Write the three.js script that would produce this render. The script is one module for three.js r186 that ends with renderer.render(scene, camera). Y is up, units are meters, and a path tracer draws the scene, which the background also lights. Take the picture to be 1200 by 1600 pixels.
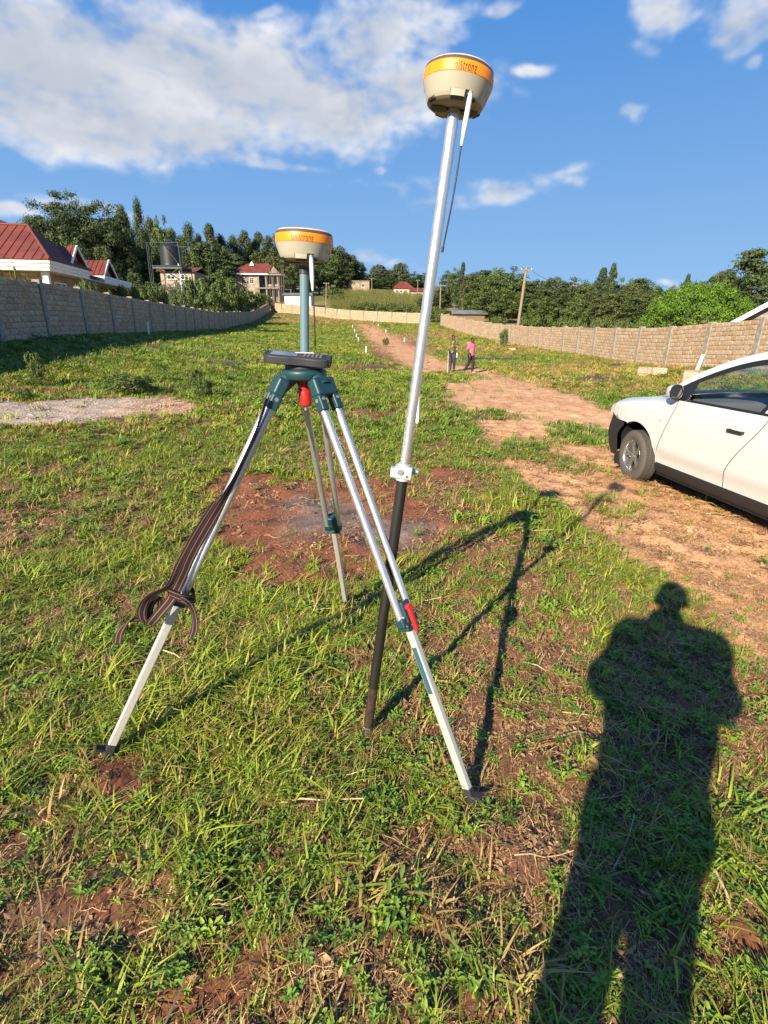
import * as THREE from 'three';
import { mergeGeometries, toCreasedNormals } from 'three/addons/utils/BufferGeometryUtils.js';
import { RoundedBoxGeometry } from 'three/addons/geometries/RoundedBoxGeometry.js';

// ---------------------------------------------------------------- camera, sky, sun, exposure
const V3 = (x, y, z) => new THREE.Vector3(x, y, z);
const D2R = Math.PI / 180;
const EYE = 1.45, FOCAL = 807;                       // eye height (m), focal length in photo pixels
const scene = new THREE.Scene();
const camera = new THREE.PerspectiveCamera(2 * Math.atan(800 / FOCAL) / D2R, 0.75, 0.05, 3000);
camera.position.set(0, EYE, 0);
camera.rotation.order = 'YXZ';
camera.rotation.set(-19.77 * D2R, 0, 0.5 * D2R);
camera.updateMatrixWorld(true);
const renderer = new THREE.WebGLRenderer({ antialias: true });
renderer.toneMapping = THREE.LinearToneMapping;
renderer.toneMappingExposure = 2.05;
renderer.shadowMap.enabled = true;
renderer.setSize(768, 1024);

const SUN_AZ = 32 * D2R, SUN_EL = 26.5 * D2R;         // shadows run 32 degrees right of straight ahead
const sunTo = V3(Math.sin(SUN_AZ) * Math.cos(SUN_EL), -Math.sin(SUN_EL), -Math.cos(SUN_AZ) * Math.cos(SUN_EL));
const sun = new THREE.DirectionalLight(new THREE.Color().setRGB(1.0, 0.87, 0.69), 5);
sun.position.copy(sunTo).multiplyScalar(-120);
sun.castShadow = true;
sun.shadow.mapSize.set(4096, 4096);
Object.assign(sun.shadow.camera, { left: -70, right: 70, top: 70, bottom: -70, near: 1, far: 400 });
scene.add(sun, sun.target);

// random numbers and noise, all seeded
function rng(seed) { let a = seed >>> 0; return () => { a |= 0; a = a + 0x6D2B79F5 | 0; let t = Math.imul(a ^ a >>> 15, 1 | a); t = t + Math.imul(t ^ t >>> 7, 61 | t) ^ t; return ((t ^ t >>> 14) >>> 0) / 4294967296; }; }
const PERM = new Uint8Array(512); { const r = rng(77), p = [...Array(256).keys()]; for (let i = 255; i > 0; i--) { const j = Math.floor(r() * (i + 1)); [p[i], p[j]] = [p[j], p[i]]; } for (let i = 0; i < 512; i++) PERM[i] = p[i & 255]; }
const GX = new Float32Array(256), GY = new Float32Array(256); for (let i = 0; i < 256; i++) { const a = i / 256 * 2 * Math.PI * 7; GX[i] = Math.cos(a); GY[i] = Math.sin(a); }
function noise(x, y, wrap = 0) {                      // gradient noise, about -0.7 .. 0.7
  let xi = Math.floor(x), yi = Math.floor(y); const xf = x - xi, yf = y - yi;
  let x1 = xi + 1, y1 = yi + 1;
  if (wrap) { xi = ((xi % wrap) + wrap) % wrap; x1 = ((x1 % wrap) + wrap) % wrap; yi = ((yi % wrap) + wrap) % wrap; y1 = ((y1 % wrap) + wrap) % wrap; }
  const u = xf * xf * xf * (xf * (xf * 6 - 15) + 10), v = yf * yf * yf * (yf * (yf * 6 - 15) + 10);
  const h = (a, b) => PERM[PERM[a & 255] + (b & 255)];
  const a = h(xi, yi), b = h(x1, yi), c = h(xi, y1), d = h(x1, y1);
  const n0 = GX[a] * xf + GY[a] * yf, n1 = GX[b] * (xf - 1) + GY[b] * yf, n2 = GX[c] * xf + GY[c] * (yf - 1), n3 = GX[d] * (xf - 1) + GY[d] * (yf - 1);
  return n0 + u * (n1 - n0) + v * (n2 + u * (n3 - n2) - (n0 + u * (n1 - n0)));
}
function fbm(x, y, oct = 4, wrap = 0) { let s = 0, a = 1, t = 0; for (let i = 0; i < oct; i++) { s += a * noise(x, y, wrap); t += a; a *= 0.5; x = x * 2 + (wrap ? 0 : 13.7); y = y * 2 + (wrap ? 0 : 5.3); wrap *= 2; } return s / t * 1.4; }
const sstep = (a, b, x) => { const t = Math.min(1, Math.max(0, (x - a) / (b - a))); return t * t * (3 - 2 * t); };
const lerp = (a, b, t) => a + (b - a) * t;
const mixc = (a, b, t) => [lerp(a[0], b[0], t), lerp(a[1], b[1], t), lerp(a[2], b[2], t)];

// a photo pixel gives a direction; the distance comes from the ground or from the size of the thing
function ray(px, py) { return V3((px - 600) / FOCAL, -(py - 800) / FOCAL, -1).applyQuaternion(camera.quaternion).normalize(); }
function atDist(px, py, d) { const r = ray(px, py); return r.multiplyScalar(d / -r.z).add(camera.position); }
const azel = (px, py) => { const r = ray(px, py); return [Math.atan2(r.x, -r.z), Math.asin(r.y)]; };

// the sky: clear blue air and drifting cloud
{
  const W = 3072, H = 1536, data = new Float32Array(W * H * 4);
  const clouds = [  // middle and half-size of each bank as seen in the photograph: [px, py, rx, ry, weight]
    [60, 95, 300, 120, 1.15], [170, 190, 320, 62, 1.1], [330, 110, 230, 95, 1.1], [480, 160, 210, 80, 1.05], [620, 150, 110, 62, 1.0], [590, 60, 95, 55, 1.0], [690, 45, 55, 26, 0.9], [420, 262, 95, 13, 0.8],
    [640, 10, 110, 26, 0.85], [420, 14, 26, 12, 0.75], [735, 140, 75, 45, 0.62], [800, 290, 70, 24, 0.85], [600, 285, 110, 22, 0.55], [590, 256, 18, 10, 0.7], [995, 185, 34, 13, 0.8], [833, 108, 20, 11, 0.85],
    [1060, 18, 50, 42, 0.95], [1150, 36, 44, 52, 0.95], [1172, 96, 20, 14, 0.75], [1014, 75, 24, 26, 0.7], [795, 8, 28, 14, 0.8], [905, 280, 26, 14, 0.6], [20, 338, 60, 14, 0.85], [170, 330, 110, 16, 0.65], [590, 410, 70, 14, 0.6],
    [1050, 437, 20, 7, 0.7], [700, 310, 60, 18, 0.5],
  ].map(([x, y, rx, ry, w]) => { const [a, e] = azel(x, y), a2 = azel(x + rx, y)[0], e2 = azel(x, y - ry)[1]; return [a, e, Math.abs(a2 - a), Math.abs(e2 - e), w]; });
  const zen = [0.045, 0.17, 0.49], mid = [0.088, 0.285, 0.69], low = [0.36, 0.60, 0.88];
  const inv = 1 / 1.95;
  for (let j = 0; j < H; j++) {
    const el = ((j + 0.5) / H - 0.5) * Math.PI;
    for (let i = 0; i < W; i++) {
      const k = (j * W + i) * 4;
      let lam = ((i + 0.5) / W - 0.5) * 2 * Math.PI;                 // u = atan2(z, x) / 2pi + 0.5
      let az = Math.atan2(Math.cos(lam), -Math.sin(lam));
      const e = Math.max(el, 0);
      const t = Math.sin(e);
      let c = t < 0.42 ? mixc(low, mid, Math.pow(t / 0.42, 0.72)) : mixc(mid, zen, sstep(0.42, 1, t));
      if (el > -0.02) {
        const wx = fbm(az * 7, el * 11, 3) * 0.05, wy = fbm(az * 7 + 40, el * 11 + 9, 3) * 0.03;
        let m = 0;
        for (const b of clouds) { let da = az + wx - b[0]; if (da > Math.PI) da -= 2 * Math.PI; if (da < -Math.PI) da += 2 * Math.PI; const q = (da / b[2]) ** 2 + ((el + wy - b[1]) / b[3]) ** 2; if (q < 2.6) m = Math.max(m, b[4] * Math.max(0, 1 - q * 0.42)); }
        // away from the photographed part the same kind of broken cloud goes on
        const away = sstep(0.75, 1.0, Math.abs(az)) + sstep(0.5, 0.62, el);
        if (away > 0) { const pw = 1 / (Math.sin(e) + 0.18); m = Math.max(m, Math.min(1, away) * sstep(0.06, 0.55, fbm(Math.sin(az) * pw * 0.9 + 3, Math.cos(az) * pw * 0.9 + 8, 3)) * 1.1); }
        if (m > 0.01) {
          const x = az * 9, y = el * 15;
          const n = fbm(x + wx * 20, y + wy * 20, 7), n2 = fbm(x * 0.8 + 31, y * 0.9 + 17, 6), n3 = fbm(x * 4 + 5, y * 4.6 + 2, 4);
          const dens = sstep(0.16, 1.12, m * 1.02 + n * 0.62 + n3 * 0.34 - 0.08) * Math.min(1, m * 1.6);
          const thick = sstep(0.45, 1.25, m + n2 * 0.9 + n3 * 0.25 - 0.05);
          const bright = 0.42 + 0.58 * sstep(-0.45, 0.5, n2 * 0.85 + n * 0.4 + n3 * 0.35 - (thick - 0.5) * 0.5);
          const cc = mixc([0.34, 0.405, 0.52], [0.93, 0.93, 0.945], bright * (1 - 0.44 * thick));
          c = mixc(c, cc, Math.min(0.97, dens));
        }
      } else c = [0.16, 0.14, 0.10];
      data[k] = c[0] * inv; data[k + 1] = c[1] * inv; data[k + 2] = c[2] * inv; data[k + 3] = 1;
    }
  }
  const sky = new THREE.DataTexture(data, W, H, THREE.RGBAFormat, THREE.FloatType);
  sky.mapping = THREE.EquirectangularReflectionMapping; sky.magFilter = THREE.LinearFilter; sky.minFilter = THREE.LinearFilter; sky.colorSpace = THREE.LinearSRGBColorSpace; sky.needsUpdate = true;
  scene.background = sky; scene.environment = sky;
}

// ---------------------------------------------------------------- helpers
const taken = {};
function numbered(n) { const k = taken[n] = (taken[n] ?? -1) + 1; return k ? `${n}_${String(k).padStart(3, '0')}` : n; }
function tag(o, label, category, group, kind) { Object.assign(o.userData, { label, category }); if (group) o.userData.group = group; if (kind) o.userData.kind = kind; return o; }
function thing(name, label, category, pos, group) { const o = new THREE.Group(); o.name = numbered(name); if (pos) o.position.copy(pos); scene.add(o); return tag(o, label, category, group); }
function part(name, geo, material, parent, label) { const m = new THREE.Mesh(geo, material); m.name = name; m.castShadow = m.receiveShadow = true; if (label) m.userData.label = label; parent.add(m); return m; }
function solo(name, geo, material, label, category, group, kind) { const m = part(numbered(name), geo, material, scene); return tag(m, label, category, group, kind); }
function cloneThing(o, name, label, group) { const c = o.clone(); c.name = numbered(name); c.userData = { ...o.userData }; if (label) c.userData.label = label; if (group) c.userData.group = group; scene.add(c); return c; }
function mat(rgb, roughness = 0.8, extra = {}) { const m = new THREE.MeshStandardMaterial({ roughness, side: THREE.DoubleSide, ...extra }); m.color.setRGB(...rgb); return m; }
function phys(rgb, roughness, extra = {}) { const m = new THREE.MeshPhysicalMaterial({ roughness, side: THREE.DoubleSide, ...extra }); m.color.setRGB(...rgb); return m; }
function box(w, h, d, x = 0, y = 0, z = 0) { return new THREE.BoxGeometry(w, h, d).translate(x, y, z); }
function rbox(w, h, d, r = 0.01, x = 0, y = 0, z = 0, seg = 2) { return new RoundedBoxGeometry(w, h, d, seg, r).translate(x, y, z); }
function rod(a, b, r0, r1 = r0, seg = 12, open = false) {
  const dir = b.clone().sub(a), L = dir.length();
  const g = new THREE.CylinderGeometry(r1, r0, L, seg, 1, open).translate(0, L / 2, 0);
  g.applyQuaternion(new THREE.Quaternion().setFromUnitVectors(V3(0, 1, 0), dir.normalize()));
  return g.translate(a.x, a.y, a.z);
}
function merge(list) { return mergeGeometries(list.map(g => { const h = g.index ? g.toNonIndexed() : g; for (const k of Object.keys(h.attributes)) if (!['position', 'normal', 'uv'].includes(k)) h.deleteAttribute(k); return h; })); }
function geoFrom(pos, idx, uv, col) { const g = new THREE.BufferGeometry(); g.setAttribute('position', new THREE.Float32BufferAttribute(pos, 3)); if (uv) g.setAttribute('uv', new THREE.Float32BufferAttribute(uv, 2)); if (col) g.setAttribute('color', new THREE.Float32BufferAttribute(col, 3)); if (idx) g.setIndex(idx); g.computeVertexNormals(); return g; }
// a surface from a function of u, v in 0..1
function patch(fn, nu, nv) {
  const pos = [], uv = [], idx = [];
  for (let i = 0; i <= nu; i++) for (let j = 0; j <= nv; j++) { const p = fn(i / nu, j / nv); pos.push(p.x, p.y, p.z); uv.push(i / nu, j / nv); }
  for (let i = 0; i < nu; i++) for (let j = 0; j < nv; j++) { const a = i * (nv + 1) + j; idx.push(a, a + nv + 1, a + 1, a + 1, a + nv + 1, a + nv + 2); }
  return geoFrom(pos, idx, uv);
}
// a texture from a function of u, v in 0..1 returning linear-ish sRGB 0..255 triplets or a grey
function tex(n, fn, srgb = true, m = n) {
  const d = new Uint8Array(n * m * 4);
  for (let j = 0; j < m; j++) for (let i = 0; i < n; i++) { let c = fn(i / n, j / m); if (!Array.isArray(c)) c = [c, c, c]; const k = (j * n + i) * 4; for (let q = 0; q < 3; q++) d[k + q] = Math.max(0, Math.min(255, c[q])); d[k + 3] = 255; }
  const t = new THREE.DataTexture(d, n, m); t.wrapS = t.wrapT = THREE.RepeatWrapping; t.magFilter = THREE.LinearFilter; t.minFilter = THREE.LinearMipmapLinearFilter; if (srgb) t.colorSpace = THREE.SRGBColorSpace; t.needsUpdate = true; return t;
}

// ---------------------------------------------------------------- terrain
const ctrl = [];                                       // x, z, height
const addPix = (px, py, d) => { const p = atDist(px, py, d); ctrl.push([p.x, p.z, p.y]); };
for (const d of [-6, -2, 1, 3, 5]) for (const x of [-6, -3, -1, 1]) ctrl.push([x, -d, (x < -4 ? 0.05 : 0)]);
for (const [x, d, y] of [[2.2, 2, -0.04], [2.0, 4.2, -0.07], [2.7, 5.6, -0.15], [3.4, 3.2, -0.15], [4.3, 5.8, -0.17], [4.8, 3.2, -0.17], [4, 0, -0.12], [8, 0, -0.2], [9, 6, -0.25], [-14, 0, 0.7], [-12, 8, 0.75], [-8, 9, 0.25], [0, -30, -0.2], [-25, -25, 0.6], [30, -25, -0.6], [0, -80, -1], [30, 10, -0.6], [-2, 10, 0.03]]) ctrl.push([x, -d, y]);
for (const a of [[0, 533, 17], [62, 525, 20], [157, 520, 27], [235, 519, 35], [340, 515, 61], [395, 502, 102], [425, 487, 126],
  [1192, 578, 20.7], [1119, 574, 23.6], [1050, 572, 26.9], [1004, 568, 29.9], [966, 563, 33.2], [907, 553, 39.7], [861, 547, 46.8], [799, 536, 60], [752, 527, 70], [710, 516, 82], [689, 509, 90],
  [491, 492.6, 118], [540, 497.6, 114], [600, 502, 108], [656, 506, 102], [718, 582, 26], [735, 585, 25.5],
  [560, 457, 212], [632, 464, 205], [405, 470, 156], [250, 452, 200], [100, 450, 150], [480, 462, 180], [40, 470, 60],
  [750, 490, 120], [900, 500, 110], [1100, 508, 90], [800, 470, 200], [1000, 490, 200], [1250, 510, 120]]) addPix(...a);
for (const [x, d, y] of [[-300, 400, 55], [-150, 300, 40], [-60, 320, 34], [0, 400, 32], [150, 400, 18], [350, 300, 8], [400, 0, -3], [-400, 100, 30], [-120, 60, 8], [-200, -100, 8], [200, -150, -4], [-500, 600, 60], [500, 600, 20], [0, -400, -4], [0, 700, 40], [-700, 0, 30], [700, 0, -4]]) ctrl.push([x, -d, y]);
const TPS = (() => {
  const n = ctrl.length, N = n + 3, A = [];
  const U = (r2) => r2 < 1e-9 ? 0 : r2 * Math.log(r2);
  for (let i = 0; i < n; i++) { const r = new Float64Array(N + 1); for (let j = 0; j < n; j++) r[j] = U((ctrl[i][0] - ctrl[j][0]) ** 2 + (ctrl[i][1] - ctrl[j][1]) ** 2); r[i] += 3; r[n] = 1; r[n + 1] = ctrl[i][0]; r[n + 2] = ctrl[i][1]; r[N] = ctrl[i][2]; A.push(r); }
  for (let k = 0; k < 3; k++) { const r = new Float64Array(N + 1); for (let j = 0; j < n; j++) r[j] = k ? ctrl[j][k - 1] : 1; A.push(r); }
  for (let c = 0; c < N; c++) { let p = c; for (let i = c + 1; i < N; i++) if (Math.abs(A[i][c]) > Math.abs(A[p][c])) p = i; [A[c], A[p]] = [A[p], A[c]]; for (let i = 0; i < N; i++) if (i !== c) { const f = A[i][c] / A[c][c]; if (f) for (let j = c; j <= N; j++) A[i][j] -= f * A[c][j]; } }
  const w = A.map((r, i) => r[N] / r[i]);
  return (x, z) => { let s = w[n] + w[n + 1] * x + w[n + 2] * z; for (let j = 0; j < n; j++) { const r2 = (x - ctrl[j][0]) ** 2 + (z - ctrl[j][1]) ** 2; if (r2 > 1e-9) s += w[j] * r2 * Math.log(r2); } return s; };
})();
const micro = (x, z) => { const r = Math.hypot(x, z); const k = 1 - sstep(8, 30, r); return k <= 0 ? 0 : k * (0.030 * fbm(x * 1.2, z * 1.2, 2) + 0.048 * Math.max(-0.25, fbm(x * 3.4 + 7, z * 3.4, 2)) + 0.022 * fbm(x * 9, z * 9, 3)); };
const G = (x, z) => TPS(x, z) + micro(x, z);
function onGround(px, py) { const r = ray(px, py); let t = 0.3, p = V3(0, 0, 0), last = 0.3; for (let i = 0; i < 900; i++) { p.copy(r).multiplyScalar(t).add(camera.position); if (p.y < TPS(p.x, p.z)) break; last = t; t *= 1.02; } let a = last, b = t; for (let i = 0; i < 24; i++) { const m = (a + b) / 2; p.copy(r).multiplyScalar(m).add(camera.position); if (p.y < TPS(p.x, p.z)) b = m; else a = m; } p.y = G(p.x, p.z); return p; }
const footAt = (px, d) => { const p = atDist(px, 510, d); return V3(p.x, G(p.x, p.z), p.z); };
const heightTo = (py, d) => EYE + (510 - py) * d / 911;   // height of what shows at that row, d metres ahead

// bare and burnt patches of ground: outlines in metres, read off the photograph through the ground
const poly = (...pts) => { const q = pts.map(([x, y]) => { const p = onGround(x, y); return [p.x, p.z]; }); let x0 = 1e9, x1 = -1e9, z0 = 1e9, z1 = -1e9; for (const [x, z] of q) { x0 = Math.min(x0, x); x1 = Math.max(x1, x); z0 = Math.min(z0, z); z1 = Math.max(z1, z); } return { q, x0, x1, z0, z1 }; };
function inside(P, x, z, soft) {                          // 1 inside, 0 outside, soft edge in metres
  if (x < P.x0 - soft || x > P.x1 + soft || z < P.z0 - soft || z > P.z1 + soft) return 0;
  let c = false, dm = 1e9; const q = P.q;
  for (let i = 0, j = q.length - 1; i < q.length; j = i++) {
    const [xi, zi] = q[i], [xj, zj] = q[j];
    if ((zi > z) !== (zj > z) && x < (xj - xi) * (z - zi) / (zj - zi) + xi) c = !c;
    const dx = xj - xi, dz = zj - zi, t = Math.max(0, Math.min(1, ((x - xi) * dx + (z - zi) * dz) / (dx * dx + dz * dz + 1e-9)));
    dm = Math.min(dm, (x - xi - t * dx) ** 2 + (z - zi - t * dz) ** 2);
  }
  const s = Math.sqrt(dm); return c ? 0.5 + 0.5 * Math.min(1, s / soft) : 0.5 - 0.5 * Math.min(1, s / soft);
}
const ell = (px, py, rx, ry) => poly(...Array.from({ length: 12 }, (_, i) => [px + rx * Math.cos(i * Math.PI / 6), py + ry * Math.sin(i * Math.PI / 6)]));
const PATHS = [poly([1330, 1170], [1200, 1045], [1130, 985], [1065, 925], [985, 872], [905, 832], [868, 792], [830, 757], [785, 722], [758, 692], [745, 668], [722, 643], [694, 617], [664, 594], [640, 577], [618, 562], [590, 542], [566, 522], [556, 507], [578, 506], [604, 516], [645, 541], [700, 566], [762, 578], [805, 591], [865, 608], [915, 624], [960, 642], [1050, 655], [1200, 690], [1400, 760], [1500, 1000])];
const GREENS = [ell(905, 679, 46, 13), ell(832, 706, 42, 17), ell(940, 795, 34, 14), ell(765, 648, 30, 8), ell(705, 590, 40, 8), ell(895, 735, 26, 9), ell(1035, 925, 40, 22)];
const REDS = [poly([305, 765], [360, 745], [430, 752], [500, 745], [560, 748], [640, 756], [688, 790], [700, 840], [650, 872], [606, 900], [566, 916], [520, 902], [450, 922], [385, 932], [345, 905], [360, 860], [330, 810]), ell(190, 1215, 60, 40), ell(330, 1520, 110, 70), ell(200, 1400, 70, 40), ell(690, 745, 60, 14), ell(560, 575, 50, 7), ell(620, 545, 60, 22), ell(590, 648, 40, 8), ell(1160, 1460, 60, 50), ell(50, 610, 90, 7)];
const ASHES = [ell(515, 812, 78, 34), ell(620, 835, 60, 26), ell(470, 790, 30, 14)];
const BURNT = [ell(932, 593, 38, 6), ell(365, 567, 60, 4), ell(965, 571, 20, 3.5), ell(1100, 592, 26, 3), ell(1030, 612, 50, 4), ell(205, 662, 26, 5), ell(760, 561, 55, 2.5), ell(590, 577, 30, 3), ell(845, 573, 40, 2)];
const GRAVEL = [poly([-60, 626], [60, 629], [150, 622], [255, 620], [318, 633], [300, 645], [200, 655], [100, 664], [-60, 668])];
const DRY = [ell(150, 668, 190, 12), ell(925, 560, 40, 7), ell(990, 1010, 60, 40), ell(520, 1530, 140, 90), ell(700, 1400, 90, 60), ell(640, 528, 70, 8), ell(1010, 600, 110, 10), ell(860, 590, 100, 9), ell(700, 520, 60, 6), ell(490, 500, 90, 8), ell(560, 790, 50, 14), ell(960, 590, 230, 26), ell(800, 545, 150, 10), ell(560, 500, 120, 6)];
const LUSH = [ell(800, 960, 130, 130), ell(850, 1180, 120, 150), ell(690, 1120, 110, 90), ell(1150, 1150, 60, 90), ell(300, 1080, 160, 90), ell(120, 1300, 90, 60)];
const many = (L, x, z, soft) => { let m = 0; for (const P of L) m = Math.max(m, inside(P, x, z, soft)); return m; };
function cover(x, z) {                                    // what the ground is made of here
  const r = Math.hypot(x, z), soft = 0.05 + r * 0.028;
  const wx = x + 0.25 * fbm(x * 1.1 + 9, z * 1.1, 3) * Math.min(3, 0.5 + r * 0.12), wz = z + 0.25 * fbm(x * 1.1, z * 1.1 + 20, 3) * Math.min(3, 0.5 + r * 0.12);
  const n1 = fbm(x * 0.9 + 3, z * 0.9 + 7, 3), n2 = fbm(x * 4.1, z * 4.1 + 50, 3), n0 = fbm(x * 0.16 + 11, z * 0.16, 3);
  const green = many(GREENS, wx, wz, soft);
  let path = many(PATHS, wx, wz, soft * 2.4); path = sstep(0.35, 0.65, path + n2 * 0.22) * (1 - sstep(0.4, 0.7, green + n2 * 0.4));
  let red = sstep(0.35, 0.7, many(REDS, wx, wz, soft * 2.5) + n2 * 0.3 + n1 * 0.12);
  const ash = sstep(0.3, 0.8, many(ASHES, wx, wz, 0.3) + n2 * 0.35), burnt = sstep(0.3, 0.7, many(BURNT, wx, wz, soft) + n2 * 0.2), gravel = sstep(0.35, 0.65, many(GRAVEL, wx, wz, soft * 1.6) + n2 * 0.2);
  const dry = sstep(0.25, 0.8, many(DRY, wx, wz, soft * 3) + n1 * 0.35);
  let grass = sstep(-0.30, 0.32, n2 * 0.62 + n1 * 0.6 + n0 * 0.45 + 0.045 + 0.275 * sstep(3, 8, r));
  grass = Math.max(grass, many(LUSH, wx, wz, 0.5) * sstep(-0.55, 0.15, n2 + n1 * 0.5) * 0.9);
  grass = lerp(grass, 0.06 * grass, red); grass *= (1 - ash) * (1 - 0.93 * burnt) * (1 - 0.97 * gravel); grass = lerp(grass, grass * 0.02, path);
  grass = Math.max(grass, green * sstep(-0.5, 0.1, n2) * 0.95);
  return { near: 1 - sstep(3, 9, r), path, red, ash, burnt, gravel, dry, grass, n0, n1, n2 };
}
{
  const axis = (lo, hi, a, b, step, grow) => { const out = []; for (let x = a; x <= b + 1e-6; x += step) out.push(x); let s = step, x = out[out.length - 1]; while (x < hi) { s *= grow; x = Math.min(hi, x + s); out.push(x); } s = step; x = a; while (x > lo) { s *= grow; x = Math.max(lo, x - s); out.unshift(x); } return out; };
  const xs = axis(-900, 900, -4.5, 5.5, 0.055, 1.05), zs = axis(-900, 500, -8.5, 0.2, 0.055, 1.045);
  const nx = xs.length, nz = zs.length, pos = new Float32Array(nx * nz * 3), col = new Float32Array(nx * nz * 3), uv = new Float32Array(nx * nz * 2), idx = new Uint32Array((nx - 1) * (nz - 1) * 6);
  const SOIL = [0.17, 0.080, 0.040], RED = [0.21, 0.070, 0.031], PATH = [0.66, 0.40, 0.22], PATH2 = [0.56, 0.30, 0.15], ASH = [0.19, 0.155, 0.135], BLACK = [0.045, 0.040, 0.038], GRAV = [0.39, 0.325, 0.265], GRASSY = [0.24, 0.235, 0.038], DRYC = [0.42, 0.26, 0.095];
  let q = 0;
  for (let j = 0; j < nz; j++) for (let i = 0; i < nx; i++) {
    const x = xs[i], z = zs[j], k = (j * nx + i) * 3, r = Math.hypot(x, z);
    pos[k] = x; pos[k + 2] = z;
    let y = TPS(x, z), c;
    if (r < 160 && z < 3) {
      const m = cover(x, z); y += micro(x, z) + (r < 12 ? m.red * 0.02 * fbm(x * 9, z * 9, 3) - m.path * 0.015 : 0);
      c = mixc(SOIL, [0.115, 0.052, 0.028], sstep(-0.3, 0.4, m.n2));
      c = mixc(c, RED, m.red * 0.8);
      c = mixc(c, GRASSY, sstep(6, 16, r) * m.grass * 0.85);
      c = mixc(c, DRYC, m.dry * (0.35 + 0.45 * sstep(-0.2, 0.4, m.n2)) * (1 - m.path) * sstep(1, 7, r));
      c = mixc(c, mixc(PATH, PATH2, sstep(-0.25, 0.45, m.n1 * 0.7 + m.n2 * 0.5 + sstep(14, 45, r) * 0.25)), m.path);
      c = mixc(c, mixc(GRAV, [0.44, 0.24, 0.14], sstep(-5.2, -3.6, x + m.n1)), m.gravel);
      c = mixc(c, mixc(ASH, BLACK, sstep(0.1, 0.45, m.n2)), m.ash * 0.85);
      c = mixc(c, BLACK, m.burnt * 0.9);
    } else { const n = fbm(x * 0.05, z * 0.05, 4); c = mixc([0.10, 0.125, 0.03], [0.20, 0.17, 0.055], sstep(-0.3, 0.4, n)); }
    pos[k + 1] = y; col[k] = c[0] * 1.35; col[k + 1] = c[1] * 1.35; col[k + 2] = c[2] * 1.35;
    uv[(j * nx + i) * 2] = x; uv[(j * nx + i) * 2 + 1] = z;
  }
  for (let j = 0; j < nz - 1; j++) for (let i = 0; i < nx - 1; i++) { const a = j * nx + i; idx[q++] = a; idx[q++] = a + nx; idx[q++] = a + 1; idx[q++] = a + 1; idx[q++] = a + nx; idx[q++] = a + nx + 1; }
  const g = new THREE.BufferGeometry(); g.setAttribute('position', new THREE.BufferAttribute(pos, 3)); g.setAttribute('color', new THREE.BufferAttribute(col, 3)); g.setAttribute('uv', new THREE.BufferAttribute(uv, 2)); g.setIndex(new THREE.BufferAttribute(idx, 1)); g.computeVertexNormals();
  const grain = (u, v) => fbm(u * 8, v * 8, 6, 8);
  const map = tex(1024, (u, v) => { const n = grain(u, v), s = fbm(u * 64 + 3, v * 64, 2, 64), f = fbm(u * 5, v * 40, 3, 5); const k = 214 + n * 62 + s * 50 + f * 20; return [k * 1.02, k * 0.98, k * 0.94]; });
  const bump = tex(1024, (u, v) => 128 + grain(u, v) * 120 + fbm(u * 64 + 3, v * 64, 2, 64) * 60, false);
  map.repeat.set(0.62, 0.62); bump.repeat.set(0.62, 0.62);
  const m = new THREE.MeshStandardMaterial({ vertexColors: true, map, bumpMap: bump, bumpScale: 0.012, roughness: 0.96, side: THREE.DoubleSide });
  solo('ground', g, m, 'red earth field with worn pale dirt track, ash and grass', 'ground', null, 'structure');
}
// ---------------------------------------------------------------- surveying equipment
const M = {
  alu: phys([0.66, 0.66, 0.66], 0.4, { metalness: 0.78 }), aluMatt: phys([0.62, 0.60, 0.54], 0.5, { metalness: 0.45 }),
  teal: phys([0.012, 0.052, 0.062], 0.45), tealPole: phys([0.115, 0.195, 0.225], 0.42), red: phys([0.55, 0.018, 0.015], 0.38), darkGrey: phys([0.035, 0.038, 0.042], 0.5), black: phys([0.014, 0.014, 0.015], 0.5), rubber: phys([0.022, 0.022, 0.023], 0.8),
  beige: phys([0.40, 0.37, 0.28], 0.5), beigeDark: phys([0.30, 0.25, 0.15], 0.55), steel: phys([0.5, 0.5, 0.5], 0.4, { metalness: 0.8 }), cap: phys([0.62, 0.54, 0.42], 0.5), brownRing: phys([0.10, 0.055, 0.035], 0.5), whiteTape: phys([0.66, 0.65, 0.62], 0.6),
};
{ // scratches and dust that dull bare metal unevenly
  const t = tex(512, (u, v) => { const k = 150 + 70 * fbm(u * 4, v * 60, 4, 4) + 60 * fbm(u * 16, v * 16, 3, 16); return k; }, false);
  M.alu.roughnessMap = t; M.alu.roughness = 0.62; M.aluMatt.roughnessMap = t; M.aluMatt.roughness = 0.85;
}
// receiver: origin at the thread under the housing, axis +y, lettering towards +z
const bandTex = (() => {
  const c = document.createElement('canvas'); c.width = 2048; c.height = 96; const x = c.getContext('2d');
  x.fillStyle = '#ee8c0c'; x.fillRect(0, 0, 2048, 96);
  const r = rng(5); for (let i = 0; i < 900; i++) { x.fillStyle = r() < 0.5 ? 'rgba(255,190,70,0.06)' : 'rgba(150,80,10,0.06)'; x.fillRect(r() * 2048, r() * 96, 6 + r() * 30, 1 + r() * 3); }
  x.fillStyle = '#43331f'; x.font = 'bold 60px sans-serif'; x.textAlign = 'center'; x.textBaseline = 'middle';
  x.save(); x.translate(1024, 46); x.scale(0.86, 1); x.globalAlpha = 0.92; x.fillText('UniStrong', 0, 0); x.restore();
  const t = new THREE.CanvasTexture(c); t.colorSpace = THREE.SRGBColorSpace; t.wrapS = THREE.RepeatWrapping; return t;
})();
function lathe(pts, seg = 64) { return new THREE.LatheGeometry(pts.map(p => new THREE.Vector2(p[0], p[1])), seg); }
const R0 = 0.0865;
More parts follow.
